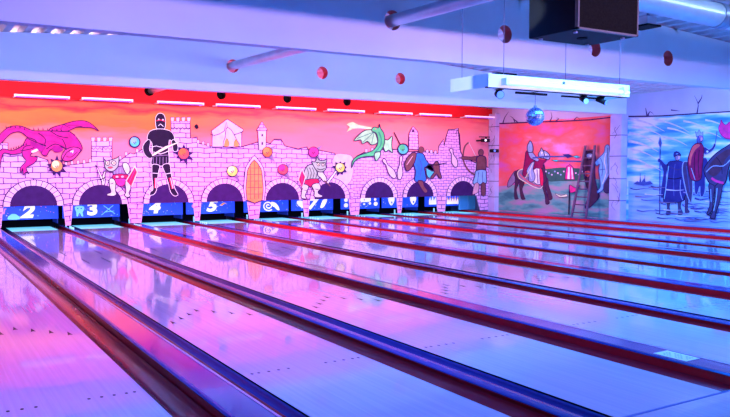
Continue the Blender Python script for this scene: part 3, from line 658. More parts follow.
def f(q):      # jousting knight
    q.fig([(516, 171), (513, 173.5), (508.6, 181), (507.6, 187), (511, 186), (514, 183), (517.6, 178)], P_greyp, 3, .6)
    q.fig([(515.6, 176), (519.6, 177), (518.6, 184), (516.6, 190), (518, 197), (518.4, 198.8), (514.8, 198.8), (514.6, 190), (515.4, 183)], P_horse, 3, .5); q.fig([(519.6, 180), (524.6, 183), (522.4, 189), (524.6, 197), (525.4, 199), (521.6, 199), (520, 190)], P_horse, 3, .5)
    q.fig([(541.6, 178), (545.4, 178), (545.6, 187), (547.6, 196), (549.8, 203), (546, 204), (545.2, 196), (542.6, 187)], P_horse, 3, .5); q.fig([(544, 177), (548, 178.6), (549, 186), (551.4, 193), (552.6, 198.6), (549, 199.6), (547, 191), (544.6, 184)], P_horse, 3, .5)
    q.fig([(514.8, 172.6), (519, 169.8), (527, 170), (536, 167), (539.6, 163), (544.4, 165), (545.4, 172), (547, 180), (542, 184), (530, 182), (518, 180), (515, 176)], P_horse, 3, .7)
    q.fig([(533.6, 164), (536, 158.8), (540, 157.6), (545, 158), (547, 160), (543.6, 163.6), (543, 168), (538, 170), (534, 169)], P_wine, 3, .7); q.line([(537, 158.6), (547.6, 159)], 1.2, P_ballr)
    q.fig([(538.6, 154), (540.6, 150.6), (541.6, 147.6), (543, 150), (546, 151), (549, 153.6), (550.4, 157), (548.6, 159.8), (544.6, 158.6), (540, 157.8)], P_steel, 2, .8, P_black)
    q.poly([(541, 151.6), (543.6, 152), (542, 154.6)], P_white); q.poly([(545, 153), (547.4, 154.6), (545.6, 156)], P_white); q.line([(543.6, 150.6), (545, 155), (543.6, 158)], .8, P_black)
    q.fig([(518, 172.6), (521.4, 169.4), (526, 170), (529, 177), (536, 183.4), (541.6, 180), (543.4, 184), (540.8, 188.4), (533.6, 186.6), (525, 181.6), (519.4, 178)], P_greyp, 3, .8, P_cream)
    q.line([(520, 174), (527, 180.6), (534.6, 185), (541, 186)], .9, P_ballr, 3)
    q.fig([(533.6, 170), (540, 168.6), (541, 176), (541, 184), (534.6, 182.6)], P_white, 2, .6); q.line([(537.4, 169.4), (538.4, 183.4)], 1.0, P_greyp); q.fig([(540, 168.6), (542.6, 170), (544, 178), (543.4, 185.6), (540.6, 184)], P_red, 2, .5)
    q.fig([(527, 151), (525.6, 158), (524.4, 166), (523, 174), (525, 176.6), (529, 174), (532, 166), (534.6, 160), (533, 153)], P_wine, 3, .8)
    q.fig([(528.6, 152), (532.6, 152), (536.6, 157), (539.4, 159.6), (537.6, 161.4), (533.4, 159.4), (530.6, 157.6)], P_steel, 3, .6)
    q.fig([(531.6, 163), (535, 162), (533.6, 169), (535.6, 176), (534, 181.4), (529.4, 181), (529, 175), (527, 171)], P_steel, 3, .7); q.line([(532.6, 165), (530.6, 172), (532, 179)], .6, P_white, 2); q.line([(526, 178), (531, 168), (533.6, 163)], .7, P_cream)
    q.fig([(528.4, 152), (527.8, 146), (529.4, 142.6), (530.6, 140.8), (532.4, 143), (533.4, 147), (533, 152)], P_steel, 3, .8); q.line([(530.6, 144), (530.8, 150)], 1, P_bluel)
    q.line([(533, 158), (545, 156.6), (569, 156.2)], 1.5, P_bluedk); q.poly([(563, 154.4), (569, 154), (574, 156.4), (568, 158.2)], P_navy); q.fig([(573, 156.6), (577, 155.4), (581, 157), (577, 158.2)], P_teal, 0, .4)
fig_part('painted_jousting_knight', 'knight charging on a brown horse', f, 'side', sx, sm, 20)
def f(q):      # opponent partly behind the ladder
    q.line([(556, 160.8), (575, 161.2), (600, 162)], 1.2, P_bluedk); q.fig([(552, 160), (557, 159.8), (560, 161.2), (556, 161.6)], P_teal, 0, .4)
    q.fig([(587, 151), (593, 150.6), (596, 158), (595, 172), (597, 186), (600, 196), (594, 204), (589, 208), (585.6, 207), (589, 195), (586, 182), (584, 170), (584, 160)], P_horse)
    q.fig([(585.4, 171), (590.6, 170.6), (591, 175), (588, 177.6), (585.4, 175)], P_ballr); q.fig([(587, 154), (593, 153.6), (592, 158.6), (588, 159)], P_steel); q.disc(591, 156, .9, P_white, n=8)
    q.fig([(602, 178), (609, 176), (612, 184), (611, 192), (605, 192)], P_violetd, 3, .5)
    q.fig([(605, 152), (605.6, 147), (607.6, 144.8), (610, 146), (610.4, 151), (611.6, 156), (610.6, 164), (611, 172), (608, 178), (604.6, 184), (603.4, 190), (598.6, 193), (598, 191), (601, 187), (600.6, 178), (599.4, 170), (600.6, 164), (597.4, 166), (596, 162), (600.6, 157)], P_bluel, 3, .8, P_bluedk)
    q.line([(606.6, 153), (605, 162), (607, 172), (603, 184)], .8, P_white, 2); q.line([(601, 158), (603.6, 165), (602.6, 176)], .7, P_bluedk, 2); q.line([(608.4, 148), (608.6, 160), (609, 174)], .7, P_bluedk, 2); q.line([(600, 170), (606, 169)], .7, P_bluedk)
fig_part('painted_armoured_rider', 'pale blue armoured rider behind the ladder', f, 'side', sx, sm, 60)
def f(q):
    q.line([(570.4, 185), (569.6, 214.5)], 1.2, P_black); q.fig([(570.6, 184.6), (576, 188), (581, 184.6), (577, 191), (571, 192.6)], P_hotpink, 2, .5)
    q.fig([(556, 193), (562, 195.6), (567, 194), (568, 196.4), (560, 197)], P_cream, 2, .4)
fig_part('painted_pennants', 'red and white pennants on a pole', f, 'side', sx, sm, 90)

s2 = empty('kings_camp_mural', (XW, 7, 0), 'blue painted scene of soldiers and mounted king, right of the stone pilaster', 'mural')
b = MB(); b.box(sx, XW-.001, -.5, 11.39, .08, 2.96, M_sky3); b.build('mural_board', s2, origin=(sx, 7, 0))
def f(q):
    q.poly([(628.5, 181), (660, 184.5), (700, 186), (790, 186), (800, 234), (628.5, 219)], M_snow)
    q.line([(628.5, 116.5), (660, 116), (700, 113.4), (730, 111.6), (800, 109)], 1.2, P_line)
    for pts in ([(647, 115.5), (646, 110), (645.6, 107.6)], [(648, 115.5), (650, 111.6), (654, 114.5)], [(697, 113.4), (698, 108), (698, 103), (694.5, 95.6)], [(698, 103.5), (701.6, 98), (702, 94.5)], [(671, 110), (680, 111)]):
        q.line(pts, 1.4, P_branch, 2, taper=True)
    rn = random.Random(3)
    for k in range(44):
        u = 629+rn.random()*92; v = 186+k/44*(30+(u-628)*.10); q.line([(u, v), (u+6, v+.8+rn.random()), (u+14, v+.4), (u+22, v+1.6)], 1.1, P_bluedk if k % 3 else P_navy, 2, taper=True)
    for k in range(13):
        u = 632+rn.random()*85; v = 187+k/13*(29+(u-628)*.10); q.line([(u, v), (u+9, v+.9), (u+18, v+.3)], 1.3, P_cloud if k % 2 else P_greyp, 2, taper=True)
    for (u, v, L_, w_) in ((631, 119, 34, 2.6), (634, 126, 30, 2.2), (630, 133, 26, 2.6), (629, 141, 30, 3.0), (631, 149, 24, 2.2), (630, 158, 20, 2.4), (656, 120, 34, 2.2), (668, 128, 26, 2.0), (684, 121, 26, 2.2), (664, 137, 24, 2.4), (706, 120, 22, 2.0), (646, 165, 16, 1.8), (706, 132, 16, 1.6)):
        q.line([(u, v), (u+L_*.35, v+L_*.07), (u+L_*.7, v+L_*.2), (u+L_, v+L_*.36)], w_, P_cloud, 4, taper=True)
    q.poly([(634, 184), (638, 181), (640, 182), (641, 175), (642, 182), (645, 178), (646.5, 182), (651, 181), (654, 184), (644, 185.6)], P_bluedk)
    q.line([(641, 182), (641, 173)], .5, P_navy); q.line([(645.6, 182), (645.6, 175)], .5, P_navy)
fig_part('painted_landscape', 'blue plain with a distant castle', f, 'side', sx, s2, 2)
def f(q):
    q.line([(660, 214), (660.4, 145)], 1.0, P_navy); q.fig([(660.4, 136), (662.4, 143), (660.6, 149), (658.6, 143)], P_bluedk, 0, .5, P_bluel)
    q.fig([(666, 199), (672, 199), (670.4, 207), (671.6, 214), (666, 215), (667, 207)], P_violetd, 3, .6, P_bluel); q.fig([(677, 199), (682.6, 199), (681.6, 207), (684, 214), (678, 215), (678, 207)], P_violetd, 3, .6, P_bluel)
    q.fig([(685, 194), (688.6, 198), (688, 208), (690, 212), (685.6, 212.6), (685.6, 203)], P_violetd, 3, .5)
    q.fig([(660.6, 163), (658.6, 161.6), (659, 158.8), (662, 160.6), (666, 164.6), (670, 163), (667, 172), (666, 186), (664.6, 196), (661.4, 197), (662.4, 184), (664, 172)], P_navy, 3, .6, P_bluedk)
    q.fig([(668, 164), (673, 161), (682, 161.6), (686, 166), (688, 180), (688, 192), (685, 197), (683.6, 201), (672, 203), (664, 201.6), (665.6, 190), (668, 178)], P_navy, 3, .7, P_black)
    q.line([(669, 166), (667.6, 178), (666, 190), (664.6, 199)], .8, P_bluel, 3); q.line([(675.6, 164), (674, 178), (674.4, 196)], .7, P_bluedk, 2); q.line([(681, 180), (680.6, 192), (683, 200)], .6, P_steel, 2); q.line([(668, 178), (675, 179), (682, 177.6)], .9, P_black, 2); q.line([(671, 167), (678, 170), (683, 167)], .7, P_violetd, 3)
    q.disc(678, 157, 2.6, P_greyp, 3.6, o=.6); q.disc(679.6, 157.4, 1.1, P_pink, 2, n=10); q.fig([(674.6, 157), (674.4, 153), (677, 151.4), (680.4, 153), (681.4, 156), (678, 155)], P_navy, 2, .5, P_black); q.line([(676.6, 154), (678.6, 153.6)], .6, P_bluel)
    q.fig([(683.6, 163), (687, 161.4), (690, 164), (692, 172), (693.4, 184), (693, 195), (691.6, 202.6), (688, 196), (685, 184), (683, 172)], P_violetd, 3, .9, P_steel); q.line([(687, 166), (688.6, 178), (690.4, 192)], .6, P_bluedk, 2)
fig_part('painted_soldier', 'standing soldier in dark robe with spear and shield', f, 'side', sx, s2, 32)
def f(q):      # mounted king
    q.fig([(701, 160), (707, 158), (709, 166), (706, 178), (706, 188), (704, 196), (701, 195.6), (700.6, 186), (698, 194), (695.6, 193), (695, 180), (697, 170)], P_navy, 3, .6, P_steel)
    q.fig([(702, 148), (706, 147), (709.6, 149.4), (713, 147), (715, 143.6), (716.6, 145), (714.4, 149.6), (710, 153), (705, 154)], P_navy, 3, .6, P_steel)
    q.fig([(693.4, 146), (698, 143.2), (702.4, 143.6), (704.6, 149), (704, 158), (703, 168), (702, 178), (698, 181), (692, 179.6), (689.6, 172), (688.4, 162), (690, 154)], P_wine, 3, .7, P_black)
    q.poly([(694, 146), (699, 144), (700.6, 146), (696, 150), (692.6, 157), (691, 166), (689.6, 161), (691, 153)], P_ballr, 3)
    q.line([(696, 152), (695, 164), (696, 176)], .7, P_black, 2); q.line([(700, 150), (699, 164), (700, 178)], .7, P_black, 2); q.line([(692, 168), (696, 180)], .5, P_bluel)
    q.fig([(704.6, 170), (708, 163.4), (712, 158), (717.4, 153), (722, 149.6), (727, 146.6), (733, 143), (739, 142), (744, 144), (752, 152), (750, 156), (742, 154), (736, 156), (731, 164), (728.6, 172), (726.4, 182), (721, 187), (713, 186), (707.6, 179)], P_violetd, 3, .9, P_black)
    q.poly([(709, 168), (714, 160), (722, 153), (730, 149), (732, 153), (726, 160), (722, 170), (716, 176), (710, 174)], P_horse, 3)
    q.line([(717, 157), (722, 164), (723, 174)], .7, P_black, 3); q.line([(707, 172), (714, 166), (724, 166), (731, 160)], .8, P_steel, 3)
    q.fig([(709.6, 184), (716, 186.6), (714.6, 194), (714, 203), (712.6, 211), (709, 215), (707.6, 213.6), (710.4, 206), (710.4, 195)], P_violetd, 3, .7, P_black); q.fig([(716, 186), (723.6, 183), (722, 194), (719.6, 205), (716.6, 213), (716, 218.4), (711, 217.4), (713.4, 211), (715.4, 200)], P_violetd, 3, .7, P_black)
    q.line([(718, 188), (717, 199), (714.6, 211)], .8, P_bluel, 2); q.line([(711.6, 189), (712, 202)], .6, P_bluel)
    q.fig([(730, 172), (736, 166), (750, 168), (760, 176), (756, 188), (742, 190), (732, 184)], P_violetd, 3, .8, P_black)
    q.line([(712.4, 178), (717, 181), (724.4, 183)], 2.4, P_hotpink, 2)
    q.disc(701.6, 138.4, 2.5, P_violet, 3.4, o=.5); q.disc(702.6, 139, 1, P_pink, 1.6, n=8); q.fig([(697.4, 137), (696.4, 131.4), (698.4, 133), (700, 129.4), (702, 133), (704, 131.4), (704, 136), (700.6, 135.6)], P_steel, 0, .6, P_bluedk); q.fig([(698.4, 137), (698, 142), (701, 143.4), (700.4, 138)], P_bluedk, 2, .4)
    q.disc(708.4, 151.6, 1.1, P_white, n=8); q.line([(716, 144), (717.4, 137), (718, 131)], .8, P_bluedk)
    q.fig([(719.6, 128), (721.6, 123), (722, 119.6), (724, 123), (727, 125), (731, 122), (735, 128), (738, 133), (733, 139), (726, 138), (721.6, 134)], P_hotpink, 3, .6, P_wine); q.line([(723, 126), (726, 131), (731, 133)], .8, P_magl, 2)
fig_part('painted_mounted_king', 'crowned rider in wine red cloak on a dark horse', f, 'side', sx, s2, 74)

# ------------------------------------------------------------------ lanes
NUM = {2: '2', 3: '3', 4: '4', 5: '5', 6: '6', 7: '7', 8: '8', 9: '9', 10: '10', 1: '1'}
LANE_LABEL = {1: 'leftmost glossy bowling lane, cut off by the left edge, with dark gutters', 2: 'glossy bowling lane leading to the blue number 2 sign', 3: 'glossy bowling lane leading to the blue number 3 sign',
    4: 'glossy bowling lane leading to the blue number 4 sign', 5: 'glossy bowling lane leading to the blue number 5 sign', 6: 'glossy bowling lane leading to the sign with the spiral six',
    7: 'glossy bowling lane leading to the blue number 7 sign', 8: 'glossy bowling lane leading to the blue number 8 sign', 9: 'narrow-looking bowling lane ending under the arch below the man in blue', 10: 'farthest bowling lane, running beside the side wall murals'}
BW = 1.0668/39
LY1 = 18.35
def gutter(lane, cx, side, inner_blue):
    x0 = cx+side*HW; b = MB(); xs_ = []
    prof = []
    for i in range(13):
        t = math.pi*i/12
        prof.append((x0+side*(.012+(GW-.02)/2*(1-math.cos(t))), -.012-.075*math.sin(t)))
    prof = [(x0+side*.004, -.012)]+prof
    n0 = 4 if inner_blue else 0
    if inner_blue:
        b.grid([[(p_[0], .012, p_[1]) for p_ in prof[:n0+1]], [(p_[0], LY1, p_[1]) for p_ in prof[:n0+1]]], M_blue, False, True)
    b.grid([[(p_[0], .012, p_[1]) for p_ in prof[n0:]], [(p_[0], LY1, p_[1]) for p_ in prof[n0:]]], M_gut, False, True)
    o = b.build('gutter', lane, origin=(x0, 0, 0))
    if inner_blue: o['label'] = 'gutter with a blue inner edge'
    return o
for n in range(1, 11):
    cx = lane_x(n)
    t = empty('bowling_lane', (cx, 0, 0), LANE_LABEL[n], 'bowling lane', 'bowling lanes side by side')
    b = MB(); b.box(cx-HW, cx+HW, .012, 16.95, -.10, 0, M_lane)
    for s_ in (-1, 1):      # dark seam along the boards' outer edge
        b.box(cx+s_*HW-.004, cx+s_*HW+.004, .012, LY1, -.09, -.001, M_black)
    for bd in (3, 5, 8, 11, 14, 26, 29, 32, 35, 37):      # guide dots
        xx = cx+(bd-20)*BW; yy = 2.116
        b.face([(xx+.012*math.cos(a), yy+.014*1.3*math.sin(a), .0006) for a in [2*math.pi*k/10 for k in range(10)]], M_black)
    for bd in (5, 10, 15, 20, 25, 30, 35):                # arrows
        xx = cx+(bd-20)*BW; yy = 4.835-.1667*abs(bd-20)/5-.04
        b.face([(xx-.022, yy-.08, .0006), (xx, yy-.06, .0006), (xx+.022, yy-.08, .0006), (xx, yy+.09, .0006)], M_black)
    for bd in (9, 14, 26, 31):                            # distant range marks
        xx = cx+(bd-20)*BW
        for y0 in ((9.6,) if bd in (14, 26) else (10.9,)): b.face([(xx-.008, y0, .0006), (xx+.008, y0, .0006), (xx+.008, y0+.7, .0006), (xx-.008, y0+.7, .0006)], M_black)
    b.build('lane_surface', t, origin=(cx, 0, 0))
    b = MB(); b.box(cx-HW, cx+HW, 16.95, LY1, -.10, .0, M_deckpin); o = b.build('pin_deck', t, origin=(cx, 17, 0)); o['label'] = 'pin deck glowing cyan'
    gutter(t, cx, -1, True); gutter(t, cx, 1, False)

# dividers between lanes
DIV_LABEL = {0: 'capping at the left of the leftmost lane', 1: 'wide flat divider with pink edge strip between the leftmost lane and the number 2 lane', 2: 'narrow blue-topped divider between the number 2 and 3 lanes',
  3: 'wide blue divider with a white sticker between the number 3 and 4 lanes', 4: 'narrow dark divider between the number 4 and 5 lanes', 5: 'wide divider between the number 5 and 6 lanes', 6: 'narrow divider between the number 6 and 7 lanes',
  7: 'wide divider between the number 7 and 8 lanes', 8: 'narrow divider just right of the number 8 lane', 9: 'wide divider, second from the side wall murals', 10: 'blue capping along the foot of the side wall murals'}
def divider(n):
    xl = (lane_x(n)+HW+GW) if n > 0 else lane_x(1)-HW-GW-.5
    xr = lane_x(n+1)-HW-GW if n < 10 else XW-.03
    if n == 0: xr = lane_x(1)-HW-GW
    wide = (xr-xl) > .15; zt = .062 if wide else .034
    t = empty('lane_divider', ((xl+xr)/2, 0, 0), DIV_LABEL[n], 'lane divider', 'dividers between the bowling lanes')
    y0, y1 = .05, LY1
    b = MB(); e = .002
    b.box(xl+e, xr-e, y0, y1, -.11, zt-.014, M_gutred); b.build('side_board', t, origin=((xl+xr)/2, 0, 0))
    b = MB()
    if wide:
        b.prism([(xl-.001, zt-.010), (xl+.010, zt-.002), (xl+.03, zt), (xr-.016, zt), (xr-.016, zt-.014), (xl-.001, zt-.0138)], y0-.004, y1, M_cap)
        k = b.build('capping', t, origin=((xl+xr)/2, 0, 0)); 
        b = MB(); b.prism([(xl-.003, zt-.013), (xl-.003, zt-.009), (xl+.010, zt+.001), (xl+.030, zt+.002), (xl+.030, zt), (xl+.010, zt-.004)], y0-.004, y1, M_blue); k = b.build('edge_strip', t, origin=(xl, 0, 0)); k['label'] = 'blue rounded edge strip'
        b = MB(); b.box(xr-.016, xr+.002, y0-.004, y1, zt-.014, zt+.003, M_trim); k = b.build('edge_strip', t, origin=(xr, 0, 0)); k['label'] = 'thin pale pink edge strip'
    else:
        c = (xl+xr)/2; h = (xr-xl)/2+.022
        pr = [(c+h*math.cos(a), zt-.016+.018*math.sin(a)) for a in [math.pi*k/10 for k in range(11)]]
        b.prism(pr, y0-.004, y1, M_blue); b.build('capping', t, origin=(c, 0, 0))
    return t, xl, xr, zt
for n in range(0, 11):
    t, xl, xr, zt = divider(n)
    if n == 3:
        b = MB()
        def fl(u, v, z):
            x, y, zz = ray(u, v); s_ = (z-CAM.z)/zz; return (CAM.x+s_*x, CAM.y+s_*y, z)
        q = [(xl+.055, .50), (xr-.03, .50), (xr-.03, .80), (xl+.055, .80)]
        b.face([(x, y, zt+.0015) for x, y in q], mat('sticker_white', (.85, .92, .80), .5, noise=.02))
        gm = mat('sticker_print', (.35, .40, .55), .6, noise=0)
        for r_ in range(4):      # rows of tiny unreadable print
            for k in range(9):
                if (r_*5+k*3) % 4 == 0: continue
                xx = xl+.085+r_*.032; yy = .53+k*.026
                b.face([(xx, yy, zt+.0022), (xx+.014, yy, zt+.0022), (xx+.014, yy+.018, zt+.0022), (xx, yy+.018, zt+.0022)], gm)
        tag(b.build('sticker', None, origin=((xl+xr)/2, .8, zt)), 'white printed sticker on the wide divider near the foul line', 'sticker')

# ------------------------------------------------------------------ masks with numbers, kickbacks, pits
def text_mesh(txt, size, shear, ofs):
    cu = bpy.data.curves.new('t', 'FONT'); cu.body = txt; cu.size = size; cu.align_x = 'CENTER'; cu.align_y = 'CENTER'; cu.shear = shear; cu.offset = ofs; cu.extrude = .004
    o = bpy.data.objects.new('t', cu); COL.objects.link(o); dg = bpy.context.evaluated_depsgraph_get(); dg.update()
    me = bpy.data.meshes.new_from_object(o.evaluated_get(dg)); bpy.data.objects.remove(o); bpy.data.curves.remove(cu); return me
P_glow = mat('fluorescent_white', (.95, .9, 1), .4, emit=.75, ecol=(.95, .80, 1), noise=0)
P_glowy = mat('fluorescent_cream', (.95, .9, .7), .4, emit=.7, ecol=(1, .88, .72), noise=0)
P_glowc = mat('fluorescent_cyan', (.3, .85, .9), .4, emit=.5, ecol=(.25, .8, 1), noise=0)
P_glowp = mat('fluorescent_pink', (.95, .3, .6), .4, emit=.5, ecol=(1, .25, .6), noise=0)
P_glowo = mat('fluorescent_orange', (.95, .4, .1), .4, emit=.5, ecol=(1, .35, .1), noise=0)
SIGN_LABEL = {1: 'blue lane sign, first on the left, beyond the left edge', 2: 'blue lane sign with a large white number 2 and a pale creature', 3: 'blue lane sign with number 3, a ghostly face and crossed lines', 4: 'blue lane sign with a slanted number 4',
  5: 'blue lane sign with a bold white number 5', 6: 'blue lane sign with a spiral shaped white six', 7: 'blue lane sign with number 7 between two pale shapes', 8: 'blue lane sign with number 8 and white blobs', 9: 'blue lane sign with two pale mask faces', 10: 'lane sign with white and orange flames, beside the light blue panel'}
SYF = 18.35
for n in range(1, 11):
    cx = lane_x(n); hw = .75
    t = empty('lane_sign', (cx, SYF, .2), SIGN_LABEL[n], 'lane sign', 'blue signs above the pin decks')
    x0, x1 = cx-hw, cx+hw
    b = MB(); b.box(x0, x1, SYF, SYF+.03, .20, .72, M_sign)
    pn = b.build('sign_panel', t, origin=(cx, SYF, .2))
    def shape(name, pts, m, sm_=3, lay=1, label=None):
        b = MB(); q = catmull(pts, sm_) if sm_ else pts
        b.face([(cx+x, SYF-.002*lay, z) for x, z in q], m); o = b.build(name, pn, origin=(cx, SYF, .3)); fixw(o, 'back')
        if label: o['label'] = label
    def ell(x, z, rx, rz, k=16): return [(x+rx*math.cos(2*math.pi*i/k), z+rz*math.sin(2*math.pi*i/k)) for i in range(k)]
    rn = random.Random(n)
    b = MB()
    for k in range(26):
        x = x0+.05+(x1-x0-.1)*rn.random(); z = .23+rn.random()*.34; r_ = rn.uniform(.005, .014)
        b.face([(x+r_*math.cos(a), SYF-.001, z+r_*math.sin(a)) for a in [2*math.pi*i/6 for i in range(6)]], rn.choice([P_glow, P_glowc, P_glowp]))
    o = b.build('speckles', pn, origin=(cx, SYF, .3)); fixw(o, 'back'); o['kind'] = 'stuff'
    if n <= 8:
        if n == 6:
            b = MB(); pts = [(.30-.0*k, 0) for k in range(1)]; pts = []
            for k in range(40):
                a = .4+k*.29; r_ = .022+.0042*k; pts.append((.06+r_*math.cos(a), .385+r_*.85*math.sin(a)))
            L = []; Rr = []
            for i, p_ in enumerate(pts):
                a_ = pts[max(0, i-1)]; c_ = pts[min(len(pts)-1, i+1)]; dx, dz = c_[0]-a_[0], c_[1]-a_[1]; qn = math.hypot(dx, dz)
                L.append((cx+p_[0]-dz/qn*.019, SYF-.004, p_[1]+dx/qn*.019)); Rr.append((cx+p_[0]+dz/qn*.019, SYF-.004, p_[1]-dx/qn*.019))
            b.grid([L, Rr], P_glow, False, False); b.build('number', pn, origin=(cx, SYF, .3))['label'] = 'white spiral number six'
            shape('figure_drawing', [(.16, .50), (.30, .47), (.40, .36), (.44, .24), (.36, .25), (.28, .33), (.20, .38)], P_glow, 3, 1)
        else:
            me = text_mesh(NUM[n], .46, .28 if n in (4, 5, 7, 2) else 0, .022)
            me.transform(Matrix.Rotation(math.pi/2, 4, 'X')); me.transform(Matrix.Scale(1.25, 4, (1, 0, 0)))
            mm = {2: P_glow, 3: P_glowy, 4: P_glow, 5: P_glowy, 7: P_glow, 8: P_glow, 1: P_glow}[n]
            me.materials.clear(); me.materials.append(mm)
            zc_ = {2: .40, 3: .42, 4: .42, 5: .42}.get(n, .40)
            o = bpy.data.objects.new('number', me); COL.objects.link(o); o.parent = pn; o.location = (({2: -.03, 3: .02, 4: -.10, 5: .0, 7: -.04, 8: .14}.get(n, 0)), -.005, zc_-.2)
            o['label'] = 'white number '+NUM[n]
    if n == 2:
        shape('figure_drawing', [(-.48, .22), (-.44, .32), (-.36, .36), (-.26, .33), (-.20, .22)], P_glowc, 3, 1, 'pale cyan creature')
        shape('figure_drawing', [(-.62, .38), (-.56, .36), (-.54, .46), (-.50, .50), (-.56, .50), (-.58, .42)], P_glowp, 2, 1, 'pink squiggle')
    if n == 3:
        shape('figure_drawing', [(-.44, .50), (-.32, .53), (-.20, .50), (-.20, .42), (-.24, .34), (-.22, .24), (-.27, .25), (-.30, .33), (-.34, .33), (-.36, .24), (-.40, .26), (-.40, .36)], P_glowc, 2, 1, 'pale ghostly face')
        for x in (-.36, -.27): shape('figure_drawing', ell(x, .455, .022, .02, 8), M_sign, 0, 3)
        for a_, c_ in (((.26, .26), (.58, .52)), ((.62, .28), (.32, .52)), ((.36, .34), (.60, .36))):
            dx, dz = c_[0]-a_[0], c_[1]-a_[1]; q_ = math.hypot(dx, dz); nx, nz = -dz/q_*.008, dx/q_*.008
            shape('figure_drawing', [(a_[0]+nx, a_[1]+nz), (c_[0]+nx, c_[1]+nz), (c_[0]-nx, c_[1]-nz), (a_[0]-nx, a_[1]-nz)], P_glowc, 0, 1)
    if n == 5:
        shape('figure_drawing', ell(-.52, .44, .07, .06), P_glowp, 0, 1, 'pink blotch'); shape('figure_drawing', [(.30, .46), (.42, .52), (.52, .46), (.44, .49), (.34, .42)], P_glowo, 2, 1, 'orange squiggle')
    if n == 7:
        shape('figure_drawing', [(-.56, .50), (-.40, .52), (-.30, .40), (-.24, .26), (-.36, .28), (-.52, .38)], P_glow, 3, 1, 'white leaf shape')
        shape('figure_drawing', [(.28, .28), (.33, .44), (.39, .53), (.53, .54), (.48, .40), (.38, .28)], P_glow, 3, 1, 'white wedge shape')
    if n == 8:
        for x, z, r_ in ((-.56, .50, .07), (-.56, .33, .08), (.32, .50, .09), (.37, .37, .05), (.58, .50, .05), (.60, .35, .08)): shape('figure_drawing', ell(x, z, r_, r_*.85), P_glow, 0, 1)
    if n == 9:
        for dx in (-.38, .53):
            shape('figure_drawing', [(dx-.12, .54), (dx+.10, .56), (dx+.13, .44), (dx+.02, .28), (dx-.08, .36)], P_glow, 3, 1, 'pale mask face')
            shape('figure_drawing', ell(dx+.02, .38, .03, .045, 10), M_sign, 0, 3)
    if n == 10:
        for x_, m1, nm in ((-.58, P_glow, 'white flames'), (.20, P_glowo, 'orange flames')):
            pts = [(x_, .27), (x_, .40)]
            for k in range(5): pts += [(x_+.05+k*.115, .54+.03*(k % 2)), (x_+.10+k*.115, .37)]
            pts += [(x_+.60, .27)]
            shape('figure_drawing', pts, m1, 0, 1, nm)
        pts = [(.22, .265), (.22, .34)]
        for k in range(5): pts += [(.27+k*.11, .46+.03*(k % 2)), (.31+k*.11, .32)]
        shape('figure_drawing', pts+[(.78, .265)], P_glow, 0, 2, 'white flame cores')
    # side boards of the pin area and the dark pit behind
    b = MB()
    if n < 10:
        b.box(cx+HW+.19, cx+HW+.21, 18.37, 19.15, .07, .60, mat('kickback_blue', (.03, .09, .45), .4, emit=.10, ecol=(.02, .06, .8), noise=0))
        o = b.build('kickback', t, origin=(cx+HW+.19, 18, 0)); o['label'] = 'blue side board of the pin area'
    b = MB(); b.box(cx-.79, cx+.79, 19.2, 19.25, -.12, .75, M_black); b.build('pit_curtain', t, origin=(cx, 19.2, 0))
    if n < 10:      # bright little guard fittings on the divider by the pit
        zf = .066 if n % 2 else .036
        b = MB(); b.box(cx+HW+.248, cx+HW+.272, 17.45, 17.50, zf, .19, P_glowc)
        b.build('guard_post', t, origin=(cx+HW+.26, 17.3, .06))
        for k in range(4):
            b = MB(); b.box(cx+HW+.250, cx+HW+.275, 16.9-.16*k, 16.94-.16*k, zf, .09, P_glowc); b.build('guard_fitting', t, origin=(cx+HW+.26, 16.9-.16*k, .06))
b = MB(); b.box(14.06, 14.80, 17.9, 17.94, .075, .72, mat('blue_panel', (.08, .34, .70), .45, emit=.12, ecol=(.05, .3, .8), noise=.08, nscale=2))
for x in (14.06, 14.45, 14.785): b.box(x, x+.012, 17.885, 17.9, .075, .72, P_bluel)
tag(b.build('blue_panel', None, origin=(14.4, 17.9, .075)), 'light blue upright panel under the rightmost arch, beside the flame sign', 'panel')

# ------------------------------------------------------------------ battens along the top of the castle mural
BT = [(-.42, .85), (1.14, 2.41), (3.05, 4.33), (4.68, 6.0), (6.5, 7.8), (8.2, 9.5), (10.04, 11.3), (11.6, 12.9), (13.5, 14.78)]
pos = ['first from the left', 'second from the left', 'third from the left, beside the black knight', 'fourth from the left', 'fifth from the left', 'sixth from the left', 'seventh from the left, above the green dragon', 'second from the corner', 'nearest the corner pilaster']
for i, (x0, x1) in enumerate(BT):
    t = empty('batten_light', ((x0+x1)/2, 16.9, 3.30), 'slim white light above the castle mural, '+pos[i], 'light', 'batten lights above the castle mural')
    b = MB(); b.box(x0, x1, 16.86, 16.92, 3.305, 3.345, M_baton); hs = b.build('housing', t, origin=((x0+x1)/2, 16.9, 3.3))
    for x in (x0, x1-.03):
        b = MB(); b.box(x, x+.03, 16.86, 17.19, 3.275, 3.305, M_white); b.build('end_bracket', hs, origin=(x, 16.9, 3.3))
    b = MB(); b.tube((x0+.04, 16.9, 3.285), (x1-.04, 16.9, 3.285), .013, M_uv, 10); b.build('tube', hs, origin=((x0+x1)/2, 16.9, 3.28))
b = MB(); b.box(-4.55, 14.8, 17.185, 17.2, 3.27, 3.30, mat('dark_red_rail', (.42, .01, .02), .6, noise=0)); b.box(-4.55, 14.8, 17.19, 17.25, 3.30, 3.325, M_redbeam)
struct(b.build('trim_8'), 'dark red rail along the top of the castle mural', 'trim')

